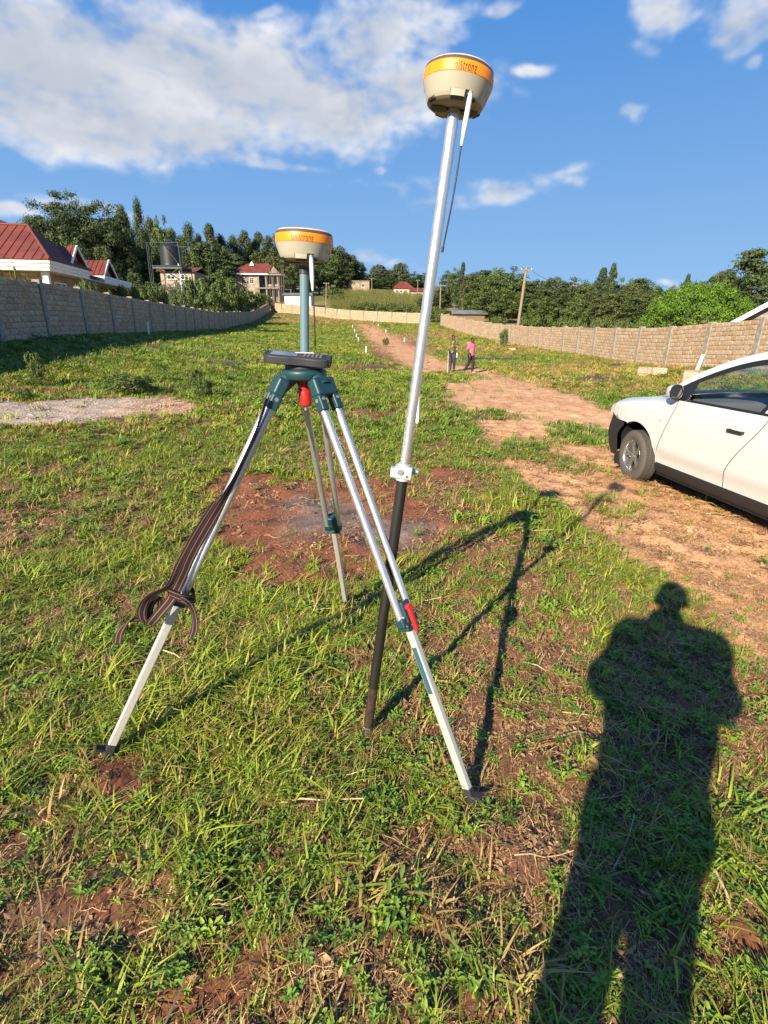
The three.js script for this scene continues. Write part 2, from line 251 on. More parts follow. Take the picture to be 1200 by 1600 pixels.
const bandMat = phys([1, 1, 1], 0.45, { map: bandTex });
function makeReceiver(name, label) {
  const t = thing(name, label, 'receiver');
  // housing: tapered, scooped in at four places, with a bottom rim
  const prof = (v) => v < 0.12 ? lerp(0.80, 0.835, v / 0.12) : lerp(0.835, 0.992, Math.pow((v - 0.12) / 0.88, 0.9));
  const scoop = (a, v) => { let s = 0; for (const c of [0, Math.PI / 2, Math.PI, -Math.PI / 2]) { let d = Math.abs(Math.atan2(Math.sin(a - c - 0.35), Math.cos(a - c - 0.35))); if (Math.abs(c - Math.PI / 2) < 0.1) d = 9; s = Math.max(s, (1 - sstep(0.16, 0.36, d)) * (1 - sstep(0.45, 0.72, v)) * sstep(0.08, 0.2, v)); } return s; };
  const body = patch((u, v) => { const a = -u * 2 * Math.PI, r = R0 * (prof(v) - 0.07 * scoop(a, v)); return V3(Math.cos(a) * r, 0.006 + v * 0.052, Math.sin(a) * r); }, 144, 26);
  part('housing', body, M.beige, t);
  const under = part('underside', lathe([[0.016, 0.0], [0.03, -0.004], [0.055, -0.004], [0.064, 0.0015], [0.0694, 0.0062]]), M.beigeDark, t);
  for (const s of [-1, 1]) { const g = new THREE.CylinderGeometry(0.0215, 0.0215, 0.005, 28).scale(1, 1, 0.85).translate(s * 0.039, -0.0045, 0.004); part('battery_door', g, M.black, under); }
  for (let k = 0; k < 4; k++) { const a = k * Math.PI / 2 + 0.35 + Math.PI / 4; part('foot_pad', rbox(0.03, 0.012, 0.01, 0.004).rotateY(-a + Math.PI / 2).translate(Math.cos(a) * 0.066, 0.006, Math.sin(a) * 0.066), M.black, under); }
  const band = lathe([[0.0858, 0.0585], [0.0868, 0.0600], [0.0868, 0.0780], [0.0852, 0.0880]], 96); band.rotateY(Math.PI); // lettering is at u = 0.5
  part('colour_band', band, bandMat, t, 'orange band with dark lettering');
  part('groove', lathe([[0.0852, 0.0878], [0.0842, 0.0950], [0.0800, 0.0990]]), M.brownRing, t);
  part('top_cap', lathe([[0.0800, 0.0988], [0.0770, 0.1035], [0.05, 0.1060], [0.0, 0.1068]]), M.cap, t);
  part('base_collar', lathe([[0.0, -0.014], [0.0165, -0.014], [0.0175, -0.010], [0.0175, 0.0], [0.016, 0.0]]), M.beigeDark, t);
  // front port: cover plate, dark recess with the aerial socket
  const pf = (a, y, r) => V3(Math.sin(a) * r, y, Math.cos(a) * r);
  part('port_cover', patch((u, v) => pf(lerp(-0.30, 0.16, u), lerp(0.004, 0.0215, v), lerp(0.0727, 0.0752, v)), 10, 3), M.beige, t);
  part('cover_edge', merge([patch((u, v) => pf(lerp(-0.32, 0.42, u), lerp(0.0215, 0.0228, v), 0.0755), 14, 1), patch((u, v) => pf(lerp(-0.32, -0.30, u), lerp(0.004, 0.0228, v), lerp(0.0728, 0.0755, v)), 1, 2), patch((u, v) => pf(lerp(-0.30, 0.17, u), lerp(-0.004, 0.0045, v), lerp(0.066, 0.0727, v)), 10, 2)]), M.black, t);
  part('socket_recess', patch((u, v) => pf(lerp(0.17, 0.42, u), lerp(-0.002, 0.0218, v), lerp(0.0722, 0.0757, v)), 6, 4), M.black, t);
  t.scale.y = 0.80;
  return t;
}
const socket = V3(Math.sin(0.3) * 0.075, 0.012, Math.cos(0.3) * 0.075);
function aerial(t, dir, thick, thin) { dir = dir.clone().setY(dir.y / 0.80); // whip hanging from the socket; dir in receiver axes
  const a = socket.clone(), n = V3(Math.sin(0.3), 0, Math.cos(0.3));
  const b = a.clone().addScaledVector(n, 0.010), d = dir.clone().normalize();
  const w = part('aerial', merge([rod(b, b.clone().addScaledVector(d, thick * 0.12), 0.0045, 0.0062), rod(b.clone().addScaledVector(d, thick * 0.12), b.clone().addScaledVector(d, thick * 0.62), 0.0062, 0.0066), rod(b.clone().addScaledVector(d, thick * 0.62), b.clone().addScaledVector(d, thick), 0.0066, 0.0030)]), M.whiteTape, t, 'aerial wrapped in worn white tape');
  part('connector', merge([rod(a.clone().addScaledVector(n, -0.004), b, 0.0045), new THREE.SphereGeometry(0.0055, 12, 8).translate(b.x, b.y, b.z)]), M.steel, w);
  const p0 = b.clone().addScaledVector(d, thick), p1 = b.clone().addScaledVector(d, thick + thin), side = V3(0.002, 0, 0.005);
  part('whip', new THREE.TubeGeometry(new THREE.CatmullRomCurve3([p0, p0.clone().lerp(p1, 0.5).add(side), p1]), 20, 0.0021, 8), M.black, w);
  part('tip', rod(p1.clone().addScaledVector(d, -0.012), p1.clone().addScaledVector(d, 0.004), 0.0036, 0.0036, 8), M.black, w);
}

// ---- tripod
const feet = [onGround(165, 1188), onGround(741, 1250), onGround(541, 945)];
const hubD = feet.reduce((s, f) => s - f.z, 0) / 3;
const hubTop = atDist(475, 570, hubD);                      // top of the head plate
const HUB = V3(hubTop.x, hubTop.y, hubTop.z);
console.log('hub', HUB.toArray(), feet.map(f => f.toArray()));
const tripod = thing('survey_tripod', 'aluminium surveying tripod with dark green head and brown carrying strap', 'tripod', V3(HUB.x, 0, HUB.z));
const TL = (p) => p.clone().sub(tripod.position);
{
  const y = HUB.y;
  const head = part('head_plate', lathe([[0, -0.034], [0.062, -0.034], [0.07, -0.028], [0.073, -0.012], [0.070, -0.004], [0.064, 0], [0.03, 0.0], [0, 0]], 48).translate(0, y - 0.012, 0), M.teal, tripod);
  part('tribrach_ring', lathe([[0, -0.012], [0.058, -0.012], [0.060, -0.009], [0.060, 0.0], [0.056, 0.004], [0, 0.004]], 40).translate(0, y - 0.001, 0), M.darkGrey, head);
  const sc = part('centre_screw', merge([rod(V3(0, y - 0.1, 0), V3(0, y - 0.045, 0), 0.014), lathe([[0, -0.13], [0.017, -0.13], [0.021, -0.125], [0.0205, -0.085], [0.016, -0.08], [0, -0.08]], 12).translate(0, y, 0)]), M.red, tripod, 'red clamping screw knob');
  part('plumb_hook', rod(V3(0, y - 0.145, 0), V3(0, y - 0.128, 0), 0.005), M.steel, sc);
}
function tripodLeg(foot, flip, t1) {
  const f = TL(foot), dir0 = V3(f.x, 0, f.z).normalize();
  const side = V3(-dir0.z, 0, dir0.x);                         // across the leg, level
  const h = dir0.clone().multiplyScalar(0.078).setY(HUB.y - 0.052);
  const ax = f.clone().sub(h), L = ax.length(); ax.normalize();
  const out = new THREE.Vector3().crossVectors(side, ax).normalize(); if (out.dot(dir0) < 0) out.negate();
  const at = (t, s = 0, o = 0) => h.clone().addScaledVector(ax, t * L).addScaledVector(side, s).addScaledVector(out, o);
  const frame = new THREE.Matrix4().makeBasis(side, ax.clone().negate(), new THREE.Vector3().crossVectors(side, ax.clone().negate()));
  const put = (g, t, s = 0, o = 0) => { const p = at(t, s, o); return g.applyMatrix4(frame).translate(p.x, p.y, p.z); };
  const zs = new THREE.Vector3().crossVectors(side, ax.clone().negate()).dot(out) > 0 ? 1 : -1;
  const leg = part('leg', merge([
    put(rbox(0.088, 0.060, 0.040, 0.010), 0.010), put(rbox(0.028, 0.052, 0.034, 0.006), 0.045, -0.031), put(rbox(0.028, 0.052, 0.034, 0.006), 0.045, 0.031),
    rod(h.clone().multiplyScalar(0.45).setY(HUB.y - 0.028), at(0.012), 0.028, 0.030, 10),
  ]), M.teal, tripod);
  for (const s of [-1, 1]) {
    part('tube', merge([rod(at(0.05, s * 0.031), at(t1, s * 0.0255), 0.0123, 0.0123, 16), rod(at(t1 - 0.002, s * 0.0255), at(t1 + 0.002, s * 0.0255), 0.0130, 0.0130, 16)]), M.alu, leg);
    for (const g of [rod(at(0.038, s * 0.046), at(0.038, s * 0.038), 0.007, 0.007, 6), rod(at(0.038, s * 0.031, 0.016), at(0.038, s * 0.031, 0.020), 0.006, 0.006, 6), rod(at(0.038, s * 0.031, -0.016), at(0.038, s * 0.031, -0.020), 0.006, 0.006, 6)]) part('bolt', g, M.steel, leg);
  }
  part('clamp', merge([put(rbox(0.078, 0.034, 0.036, 0.008), t1 + 0.008), put(rbox(0.040, 0.075, 0.040, 0.007), t1 - 0.012, 0, 0.002), put(rbox(0.060, 0.012, 0.042, 0.004), t1 + 0.024)]), M.teal, leg);
  for (const s of [-0.026, 0.026]) for (const k of [-0.004, 0.016]) part('clamp_bolt', rod(at(t1 + k, s, 0.012), at(t1 + k, s, 0.0205), 0.004, 0.004, 8), M.steel, leg);
  const lev = part('clamp_lever', merge([rod(at(t1 - 0.022, 0, 0.020), at(t1 - 0.022, 0, 0.038), 0.011, 0.010, 14), put(rbox(0.020, 0.078, 0.013, 0.005), t1 + 0.006, 0.006, 0.036)]), M.red, leg, 'red clamp lever');
  part('lever_slot', put(rbox(0.006, 0.05, 0.002, 0.0008), t1 + 0.010, 0.006, 0.0428), phys([0.30, 0.012, 0.01], 0.5), lev);
  const strut = part('strut', put(rbox(0.023, L * (0.985 - t1 + 0.03), 0.029, 0.005), (0.985 + t1 - 0.03) / 2), M.aluMatt, leg);
  if (flip) part('sticker', put(box(0.0008, 0.16, 0.019), t1 + 0.125, flip * 0.0119, 0), phys([0.03, 0.10, 0.12], 0.5), strut, 'teal sticker strip');
  part('shoe', merge([put(rbox(0.028, 0.055, 0.032, 0.006), 0.972), rod(at(0.975), at(1.02), 0.011, 0.002, 10)]), M.rubber, leg);
  part('tread', merge([put(rbox(0.028, 0.008, 0.036, 0.003), 0.972, 0, 0.030), ...[0, 1, 2, 3].map(k => put(box(0.029, 0.0105, 0.003), 0.972, 0, 0.020 + k * 0.008))]), M.rubber, leg);
  return { at, side, out, L };
}
const legs = [tripodLeg(feet[0], 0, 0.535), tripodLeg(feet[1], 1, 0.545), tripodLeg(feet[2], 0, 0.525)];
// carrying strap: a flat webbing with two pale stripes, tied round the clamp of the leg
{
  const webTex = tex(64, (u, v) => { const s = Math.abs(v - 0.24) < 0.045 || Math.abs(v - 0.76) < 0.045; const w = 8 * Math.sin(u * 64 * Math.PI) + 6 * fbm(u * 8, v * 8, 2, 8); return s ? [138 + w, 98 + w, 86 + w] : [44 + w, 32 + w, 30 + w]; });
  const webMat = mat([1, 1, 1], 0.92, { map: webTex });
  function ribbon(pts, nrm, width, name, parent) {               // pts: path; nrm: width directions along it
    const c = new THREE.CatmullRomCurve3(pts), n = new THREE.CatmullRomCurve3(nrm), N = 60, len = c.getLength(), th = 0.0011;
    const P = (u, v, s) => { const p = c.getPoint(u), w = n.getPoint(u).normalize(), tg = c.getTangent(u), o = new THREE.Vector3().crossVectors(tg, w).normalize(); return p.addScaledVector(w, (v - 0.5) * width).addScaledVector(o, s * th); };
    const g = [1, -1].map(s => patch((u, v) => P(u, v, s), N, 4)); g.forEach(q => { const uv = q.attributes.uv; for (let i = 0; i < uv.count; i++) uv.setX(i, uv.getX(i) * len / 0.04); });
    const e = [0, 1].map(v => patch((u, s) => P(u, v, s * 2 - 1), N, 1));
    return part(name, merge([...g, ...e]), webMat, parent);
  }
  const { at, side, out } = legs[0];
  const sg = side.z > 0 ? 1 : -1;                                 // towards the camera side
  const S = (t, s, o) => at(t, s * sg, o), W = side.clone().multiplyScalar(sg);
  const wmix = (a, b) => W.clone().multiplyScalar(a).addScaledVector(out, b);
  const O = wmix(0.15, 1), O2 = wmix(-0.35, 0.9), O3 = wmix(0.4, 0.9);
  const strap = ribbon([S(0.045, 0.050, 0.03), S(0.12, 0.050, 0.018), S(0.24, 0.046, 0.014), S(0.33, 0.042, 0.024), S(0.42, 0.046, 0.036), S(0.49, 0.052, 0.036), S(0.54, 0.058, 0.040), S(0.585, 0.056, 0.056), S(0.615, 0.046, 0.064)], [wmix(0.9, 0.5), wmix(0.9, 0.4), wmix(0.7, 0.7), O, O, O, O2, O2, O], 0.031, 'carrying_strap', tripod);
  ribbon([S(0.30, 0.030, 0.030), S(0.38, 0.032, 0.046), S(0.46, 0.036, 0.054), S(0.515, 0.048, 0.060), S(0.535, 0.052, 0.090), S(0.560, 0.054, 0.108), S(0.590, 0.052, 0.104), S(0.610, 0.046, 0.084), S(0.612, 0.044, 0.066)], [O, O, O, O3, O3, O3, O, O, O], 0.030, 'strap_loop', strap);
  ribbon([S(0.530, 0.062, 0.028), S(0.532, 0.066, 0.000), S(0.545, 0.060, -0.030), S(0.572, 0.055, -0.058), S(0.602, 0.050, -0.076), S(0.622, 0.046, -0.080)], [V3(0, 1, 0), V3(0, 1, 0), V3(0.3, 1, 0), V3(0.7, 0.7, 0), V3(0.9, 0.3, 0), V3(0.9, 0.2, 0)], 0.030, 'strap_end', strap);
  ribbon([S(0.608, 0.044, 0.080), S(0.604, 0.048, 0.104), S(0.614, 0.050, 0.128), S(0.645, 0.050, 0.140), S(0.675, 0.046, 0.132)], [V3(0.1, 1, 0), V3(0.2, 1, 0), V3(0.8, 0.6, 0), V3(1, 0.1, 0), V3(1, -0.1, 0)], 0.026, 'strap_end', strap);
  ribbon([S(0.525, 0.060, 0.055), S(0.527, 0.064, 0.01), S(0.530, 0.04, -0.032), S(0.532, -0.03, -0.034), S(0.534, -0.055, 0.0), S(0.532, -0.03, 0.045), S(0.529, 0.03, 0.055)], Array(7).fill(0).map(() => V3(0, 1, 0)), 0.030, 'strap_wrap', strap);
  part('buckle', merge([S(0.626, 0.046, -0.080)].map(p => new THREE.TorusGeometry(0.012, 0.003, 8, 16).translate(p.x, p.y - 0.012, p.z))), M.black, strap);
  ribbon([S(0.612, 0.040, 0.062), S(0.585, 0.030, 0.050), S(0.555, 0.030, 0.060), S(0.548, 0.034, 0.078), S(0.575, 0.038, 0.086), S(0.605, 0.040, 0.074)], [O, O3, O, O, O3, O], 0.028, 'strap_loop', strap);
}
// ---- data collector lying on the head plate
{
  const p = HUB.clone().add(V3(-0.012, 0.020, 0.035));
  const t = thing('field_controller', 'dark grey handheld field controller lying on the tripod head', 'controller', p);
  t.rotation.set(9 * D2R, 0, -4.5 * D2R); t.scale.setScalar(0.93);
  const prof = (u) => { const w = 0.043 - 0.004 * sstep(0.35, 0.5, u) * (1 - sstep(0.62, 0.8, u)); return w * Math.pow(Math.max(0.0001, 1 - Math.pow(Math.abs(2 * u - 1), 9)), 0.3); };
  const sh = new THREE.Shape(); const n = 60; for (let i = 0; i <= n; i++) { const u = i / n; sh[i ? 'lineTo' : 'moveTo']((u - 0.5) * 0.212, prof(u)); } for (let i = n; i >= 0; i--) { const u = i / n; sh.lineTo((u - 0.5) * 0.212, -prof(u)); }
  const g = new THREE.ExtrudeGeometry(sh, { depth: 0.019, bevelEnabled: true, bevelThickness: 0.004, bevelSize: 0.004, bevelSegments: 3, curveSegments: 8 }).rotateX(-Math.PI / 2).translate(0, -0.0095, 0);
  const body = part('body', toCreasedNormals(g, 0.6), M.darkGrey, t);
  part('screen', rbox(0.088, 0.0016, 0.060, 0.0006, -0.046, 0.0142, 0), phys([0.012, 0.014, 0.02], 0.08, { clearcoat: 1 }), t, 'glossy dark screen');
  const pad = part('keypad', rbox(0.078, 0.0014, 0.058, 0.0006, 0.054, 0.0140, 0), M.black, t);
  const keyG = rbox(0.0095, 0.0026, 0.0075, 0.001, 0, 0, 0, 1), keyM = phys([0.10, 0.105, 0.11], 0.55);
  for (let i = 0; i < 5; i++) for (let j = 0; j < 4; j++) { const k = part('key', keyG, keyM, pad); k.position.set(0.022 + i * 0.0135, 0.0155, -0.020 + j * 0.0132); }
  part('paper_strip', box(0.062, 0.0009, 0.013).rotateY(0.28).translate(0.018, 0.0172, -0.024), phys([0.75, 0.75, 0.73], 0.6), t, 'white sticker strip');
  for (const s of [-1, 1]) part('bumper', rbox(0.012, 0.030, 0.06, 0.004, s * 0.106, 0, 0), M.rubber, body);
}
// ---- base receiver on its extension post
{
  const post = thing('extension_post', 'blue grey extension post screwed onto the tripod head', 'post', HUB.clone().add(V3(0, 0, -0.018)));
  post.rotation.z = -2.2 * D2R;
  const topY = 0.288;
  part('post_tube', rod(V3(0, -0.004, 0), V3(0, topY, 0), 0.0145, 0.0145, 28), M.tealPole, post);
  part('post_collar', rod(V3(0, 0, 0), V3(0, 0.030, 0), 0.019, 0.017, 24), M.darkGrey, post); part('post_collar', rod(V3(0, topY - 0.02, 0), V3(0, topY, 0), 0.0165, 0.0165, 24), M.darkGrey, post);
  post.updateMatrixWorld(true);
  const r = makeReceiver('satellite_receiver', 'round orange and beige satellite receiver on top of the tripod post');
  r.position.copy(V3(0, topY + 0.014, 0).applyMatrix4(post.matrixWorld)); r.rotation.set(0.02, 0.08, -2.6 * D2R);
  aerial(r, V3(0.055, -1, 0.02), 0.115, 0.19);
}
// ---- range pole with the second receiver
{
  const tip = onGround(573, 1148);
  const topRay = ray(708.5, 180); const LEN = 1.96;
  let best = 0, bd = 1e9; for (let t = 0.8; t < 3; t += 0.002) { const q = topRay.clone().multiplyScalar(t).add(camera.position); const e = Math.abs(q.distanceTo(tip) - LEN); if (e < bd && Math.abs(-q.z + tip.z) < 0.6) { bd = e; best = t; } }
  let top = topRay.clone().multiplyScalar(best).add(camera.position);
  console.log('pole', tip.toArray(), top.toArray());
  const pole = thing('range_pole', 'two piece survey range pole, black below and silver above, leaning in the tripod leg', 'pole', tip);
  const up = top.clone().sub(tip), L = up.length(); up.normalize();
  pole.quaternion.setFromUnitVectors(V3(0, 1, 0), up);
  let tj = 0, bj = 1e9; for (let t = 0.2; t < L; t += 0.005) { const q = tip.clone().addScaledVector(up, t).project(camera); const e = Math.abs((1 - q.y) * 800 - 740); if (e < bj) { bj = e; tj = t; } }
  const grime = tex(256, (u, v) => { const k = fbm(u * 8, v * 8, 4, 8); return [120 + 90 * k, 112 + 84 * k, 100 + 80 * k]; });
  part('lower_tube', rod(V3(0, 0.05, 0), V3(0, tj, 0), 0.0172, 0.0172, 24), phys([0.055, 0.05, 0.046], 0.62, { map: grime }), pole, 'matt black lower tube');
  part('dusty_end', rod(V3(0, 0.045, 0), V3(0, 0.22, 0), 0.0175, 0.0175, 24), phys([0.20, 0.12, 0.08], 0.9, { map: grime }), pole, 'lower end caked with dry soil');
  part('point', rod(V3(0, -0.04, 0), V3(0, 0.055, 0), 0.003, 0.0165, 18), M.steel, pole);
  part('upper_tube', rod(V3(0, tj - 0.02, 0), V3(0, L, 0), 0.0150, 0.0150, 28), M.alu, pole, 'silver upper tube');
  pole.updateMatrixWorld(true);
  const face = camera.position.clone().applyMatrix4(pole.matrixWorld.clone().invert()); const fa = Math.atan2(face.x, face.z);
  const hole = (y, da) => rod(V3(Math.sin(fa + da) * 0.0130, y, Math.cos(fa + da) * 0.0105), V3(Math.sin(fa + da) * 0.0153, y, Math.cos(fa + da) * 0.0129), 0.0024, 0.0024, 10);
  part('hole', hole(L - 0.045, -0.45), M.black, pole); part('hole', hole(L - 0.265, -0.3), M.black, pole); part('hole', hole(tj + 0.3, 0.1), M.black, pole); part('hole', hole(tj + 0.62, -0.2), M.black, pole);
  const cl = part('clamp', merge([rbox(0.054, 0.040, 0.046, 0.005, 0.0, 0, 0), rbox(0.020, 0.030, 0.030, 0.003, -0.030, -0.002, 0.008), rod(V3(0, -0.026, 0), V3(0, 0.026, 0), 0.0215, 0.0195, 20)]).rotateY(fa).translate(0, tj + 0.006, 0), phys([0.66, 0.66, 0.65], 0.45, { metalness: 0.5 }), pole, 'cast silver clamp');
  const ring = (x, y, z, r, d) => rod(V3(x, y, z), V3(x, y, z + d), r, r, 14).rotateY(fa).translate(0, tj + 0.006, 0);
  part('clamp_screw', merge([ring(0.012, -0.008, 0.022, 0.0045, 0.003), ring(-0.010, 0.004, 0.022, 0.009, 0.006)]), M.steel, cl); part('screw_hole', ring(0.012, -0.008, 0.0245, 0.0026, 0.001), M.black, cl);
  part('thumb_screw', rod(V3(0.024, 0.004, -0.008), V3(0.045, 0.004, -0.008), 0.010, 0.010, 12).rotateY(fa).translate(0, tj + 0.006, 0), M.steel, cl);
  const r = makeReceiver('satellite_receiver', 'round orange and beige satellite receiver on the tall leaning range pole');
  r.position.copy(V3(0, L + 0.012, 0).applyMatrix4(pole.matrixWorld)); r.quaternion.copy(pole.quaternion);
  const yaw = Math.atan2(camera.position.x - r.position.x, camera.position.z - r.position.z); r.rotateY(yaw + 0.14);
  aerial(r, V3(-0.035, -1, -0.03), 0.135, 0.29);
}
// ---------------------------------------------------------------- white estate car on the track
{
  const paint = phys([0.57, 0.57, 0.54], 0.32, { clearcoat: 0.7, clearcoatRoughness: 0.12 });
  paint.roughnessMap = tex(256, (u, v) => 150 + 90 * fbm(u * 8, v * 8, 4, 8), false); paint.roughness = 0.55;
  const plastic = phys([0.018, 0.018, 0.019], 0.62), trim = phys([0.012, 0.012, 0.013], 0.42), seam = phys([0.01, 0.01, 0.01], 0.9), glass = phys([0.86, 0.92, 0.90], 0.02, { transmission: 1, thickness: 0, ior: 1.5 });
  const dust = phys([0.16, 0.13, 0.10], 0.9), inside_ = phys([0.10, 0.10, 0.105], 0.85), chrome = phys([0.6, 0.6, 0.6], 0.22, { metalness: 0.9 });
  const wheelAt = onGround(985, 748);
  const car = thing('estate_car', 'white estate car with black bumper parked on the dirt track', 'car');
  const FW = 0.82, WB = 2.6, RW = FW + WB, WR = 0.276;
  // local axes: x back from the nose, y up, z out of the near (left) side is +z
  car.rotation.y = -Math.PI / 2 + 9 * D2R; // local +x points back towards the camera
  const HW = 0.845;
  const plan = s => HW * (1 - 0.15 * Math.pow(Math.max(0, (0.75 - s) / 0.75), 2.6) - 0.10 * Math.pow(Math.max(0, (s - 3.5) / 0.9), 2));
  const hood = s => s < 1.25 ? 0.735 + 0.235 * Math.pow(Math.max(0, s) / 1.25, 0.62) : 0.97;
  const belt = s => s < 1.2 ? hood(s) : 0.955 + 0.03 * (s - 1.2) / 2.6;
  const sideZ = (s, y) => { let k = 1; if (y < 0.5) k -= 0.045 * ((0.5 - y) / 0.3) ** 2; if (y > 0.62) k -= 0.055 * ((y - 0.62) / 0.36) ** 2; if (s < 1.3) { const t = (hood(s) - y); if (t < 0.10) k -= 0.16 * ((0.10 - t) / 0.10) ** 2.6 * (1 - sstep(1.0, 1.3, s)); } if (y < 0.455) k -= 0.030 * Math.min(1, (0.455 - y) / 0.10); return plan(s) * k; };
  const arch = (s, c, R) => { const d = Math.abs(s - c); return d < R ? Math.sqrt(R * R - d * d) + 0.30 : 0; };
  const SILL = 0.30;
  const P = (s, y, z) => V3(s, y, z);
  function sidePanel(name, sgn, xl, xr, lo, hi, parent, material, nu = 40, nv = 14) {  // xl, xr: s at height; lo, hi: y at s
    const f = (u, v) => { let s = 0, y = 0.5; for (let it = 0; it < 3; it++) { s = lerp(xl(y), xr(y), u); y = lerp(lo(s), hi(s), v); } return P(s, y, sgn * sideZ(s, y)); };
    return part(name, patch(f, nu, nv), material, parent);
  }
  const gap = 0.004;
  const fendF = y => 0.30 + 0.10 * sstep(0.68, 0.5, y) + 0.06 * (0.7 - y) * 0;
  const doorF = y => 1.20 + 0.15 * sstep(0.35, 0.98, y);
  const doorR = y => 2.09 + 0.30 * sstep(0.30, 1.0, y) ** 1.3;
  const rdoorR = y => 3.30 + 0.12 * sstep(0.6, 0.95, y) - 0.02;
  const loF = s => Math.max(SILL, arch(s, FW, 0.352)), loR = s => Math.max(SILL, arch(s, RW, 0.352));
  const body = part('body_shell', merge([  // dark inner shell that shows in the gaps
    ...[-1, 1].map(k => patch((u, v) => { const s = lerp(1.2, 4.2, u), lo = Math.max(0.28, arch(s, RW, 0.37)), y = lerp(lo, belt(s) - 0.01, v); return P(s, y, k * (sideZ(s, y) - 0.014)); }, 80, 8)),
  ]), seam, car);
  for (const k of [1, -1]) {
    const fender = sidePanel('front_fender', k, y => 0.36 - 0.05 * sstep(0.55, 0.75, y), y => doorF(y) - gap, s => s < 0.64 ? Math.max(loF(s), lerp(0.67, 0.62, sstep(0.3, 0.5, s))) : loF(s), s => hood(s), car, paint, 90, 16);
    part('side_repeater', new THREE.SphereGeometry(0.016, 12, 8).scale(1.3, 0.8, 0.5).translate(1.19, 0.735, k * (sideZ(1.19, 0.735) + 0.002)), phys([0.5, 0.42, 0.36], 0.2), fender);
    part('arch_lip', patch((u, v) => { const a = lerp(1.02, Math.PI + 0.05, u), r = 0.352 + v * 0.0; const s = FW - Math.cos(a) * r, y = 0.30 + Math.sin(a) * r; return P(s, y, k * (sideZ(s, y) + 0.001 - v * 0.05)); }, 40, 2), paint, fender);
    part('wheel_well', patch((u, v) => { const a = lerp(-0.35, Math.PI + 0.35, u), r = 0.358; const s = FW - Math.cos(a) * r, y = 0.30 + Math.sin(a) * r; return P(s, y, k * lerp(sideZ(s, Math.min(y, 0.6)) - 0.05, 0.42, v)); }, 30, 3), seam, car);
    part('wheel_well', patch((u, v) => { const a = lerp(-0.35, Math.PI + 0.35, u), r = 0.358; const s = RW - Math.cos(a) * r, y = 0.30 + Math.sin(a) * r; return P(s, y, k * lerp(0.79, 0.42, v)); }, 30, 3), seam, car);
    const door = sidePanel('front_door', k, y => doorF(y) + gap, y => doorR(y) - gap, () => SILL, s => belt(s), car, paint, 30, 22);
    const rdoor = sidePanel('rear_door', k, y => doorR(y) + gap, y => rdoorR(y) - gap, s => loR(s), s => belt(s), car, paint, 50, 18);
    const quarter = sidePanel('rear_quarter', k, y => rdoorR(y) + gap, () => 4.30, s => loR(s), s => belt(s), car, paint, 50, 14);
    for (const [d, s0] of [[door, 2.13], [rdoor, 3.10]]) {
      const y = 0.80, z = sideZ(s0, y);
      const h = part('handle', merge([rbox(0.165, 0.026, 0.014, 0.006, s0, y, k * (z + 0.022)), rbox(0.026, 0.024, 0.030, 0.005, s0 - 0.066, y, k * (z + 0.008)), rbox(0.03, 0.024, 0.030, 0.005, s0 + 0.066, y, k * (z + 0.008))]), plastic, d);
      part('handle_cup', new THREE.SphereGeometry(1, 20, 10).scale(0.062, 0.026, 0.004).translate(s0, y, k * (z - 0.0005)), paint, h);
    }
    // sill cladding
    part('sill', patch((u, v) => { const s = lerp(1.155, 3.085, u), y = lerp(0.165, SILL - 0.002, v); return P(s, y, k * (sideZ(s, 0.3) - 0.004 - 0.06 * (1 - v) ** 2)); }, 30, 6), plastic, car, 'dusty black sill cladding');
    part('sill_underside', patch((u, v) => P(lerp(1.155, 3.085, u), 0.165, k * lerp(0.76, 0.4, v)), 2, 2), seam, car);
    part('belt_moulding', patch((u, v) => { const s = lerp(1.33, 3.95, u), y = belt(s) + lerp(-0.004, 0.016, v); return P(s, y, k * (sideZ(s, belt(s)) + 0.006 - 0.006 * v)); }, 40, 2), trim, car);
    // greenhouse: z falls in with height
    const gz = (s, y) => lerp(sideZ(s, 0.95) - 0.012, 0.585, Math.max(0, (y - 0.96) / 0.50)) - 0.03 * sstep(3.6, 4.2, s);
    const roofY = s => { const pts = [[1.02, 0.955], [1.2, 1.07], [1.45, 1.215], [1.75, 1.345], [2.05, 1.425], [2.5, 1.468], [3.2, 1.468], [3.8, 1.43], [4.15, 1.36]]; for (let i = 1; i < pts.length; i++) if (s <= pts[i][0]) { const a = pts[Math.max(0, i - 2)], b = pts[i - 1], c = pts[i], d = pts[Math.min(pts.length - 1, i + 1)], t = (s - b[0]) / (c[0] - b[0]); const m1 = (c[1] - a[1]) / (c[0] - a[0]) * (c[0] - b[0]), m2 = (d[1] - b[1]) / (d[0] - b[0]) * (c[0] - b[0]); return (2 * t ** 3 - 3 * t * t + 1) * b[1] + (t ** 3 - 2 * t * t + t) * m1 + (-2 * t ** 3 + 3 * t * t) * c[1] + (t ** 3 - t * t) * m2; } return 1.36; };
    car.userData_roof = roofY;
    const rail = (name, a, b, s0, s1, m, zoff = 0, n = 70) => part(name, patch((u, v) => { const s = lerp(s0, s1, u), y = roofY(s) - lerp(a, b, v); return P(s, Math.max(y, 0.93), k * (gz(s, y) + zoff)); }, n, 4), m, car);
    rail('roof_rail', -0.012, 0.050, 1.02, 4.15, paint, 0.010);
    rail('door_frame', 0.050, 0.098, 1.12, 3.55, trim, 0.002);
    // quarter trim at the mirror, pillars, panes
    part('mirror_sail', patch((u, v) => { const s = lerp(1.19, 1.47, u), y = lerp(0.95, Math.max(0.95, roofY(s) - 0.09), v); return P(s, y, k * (gz(s, y) + 0.003)); }, 8, 4), trim, car);
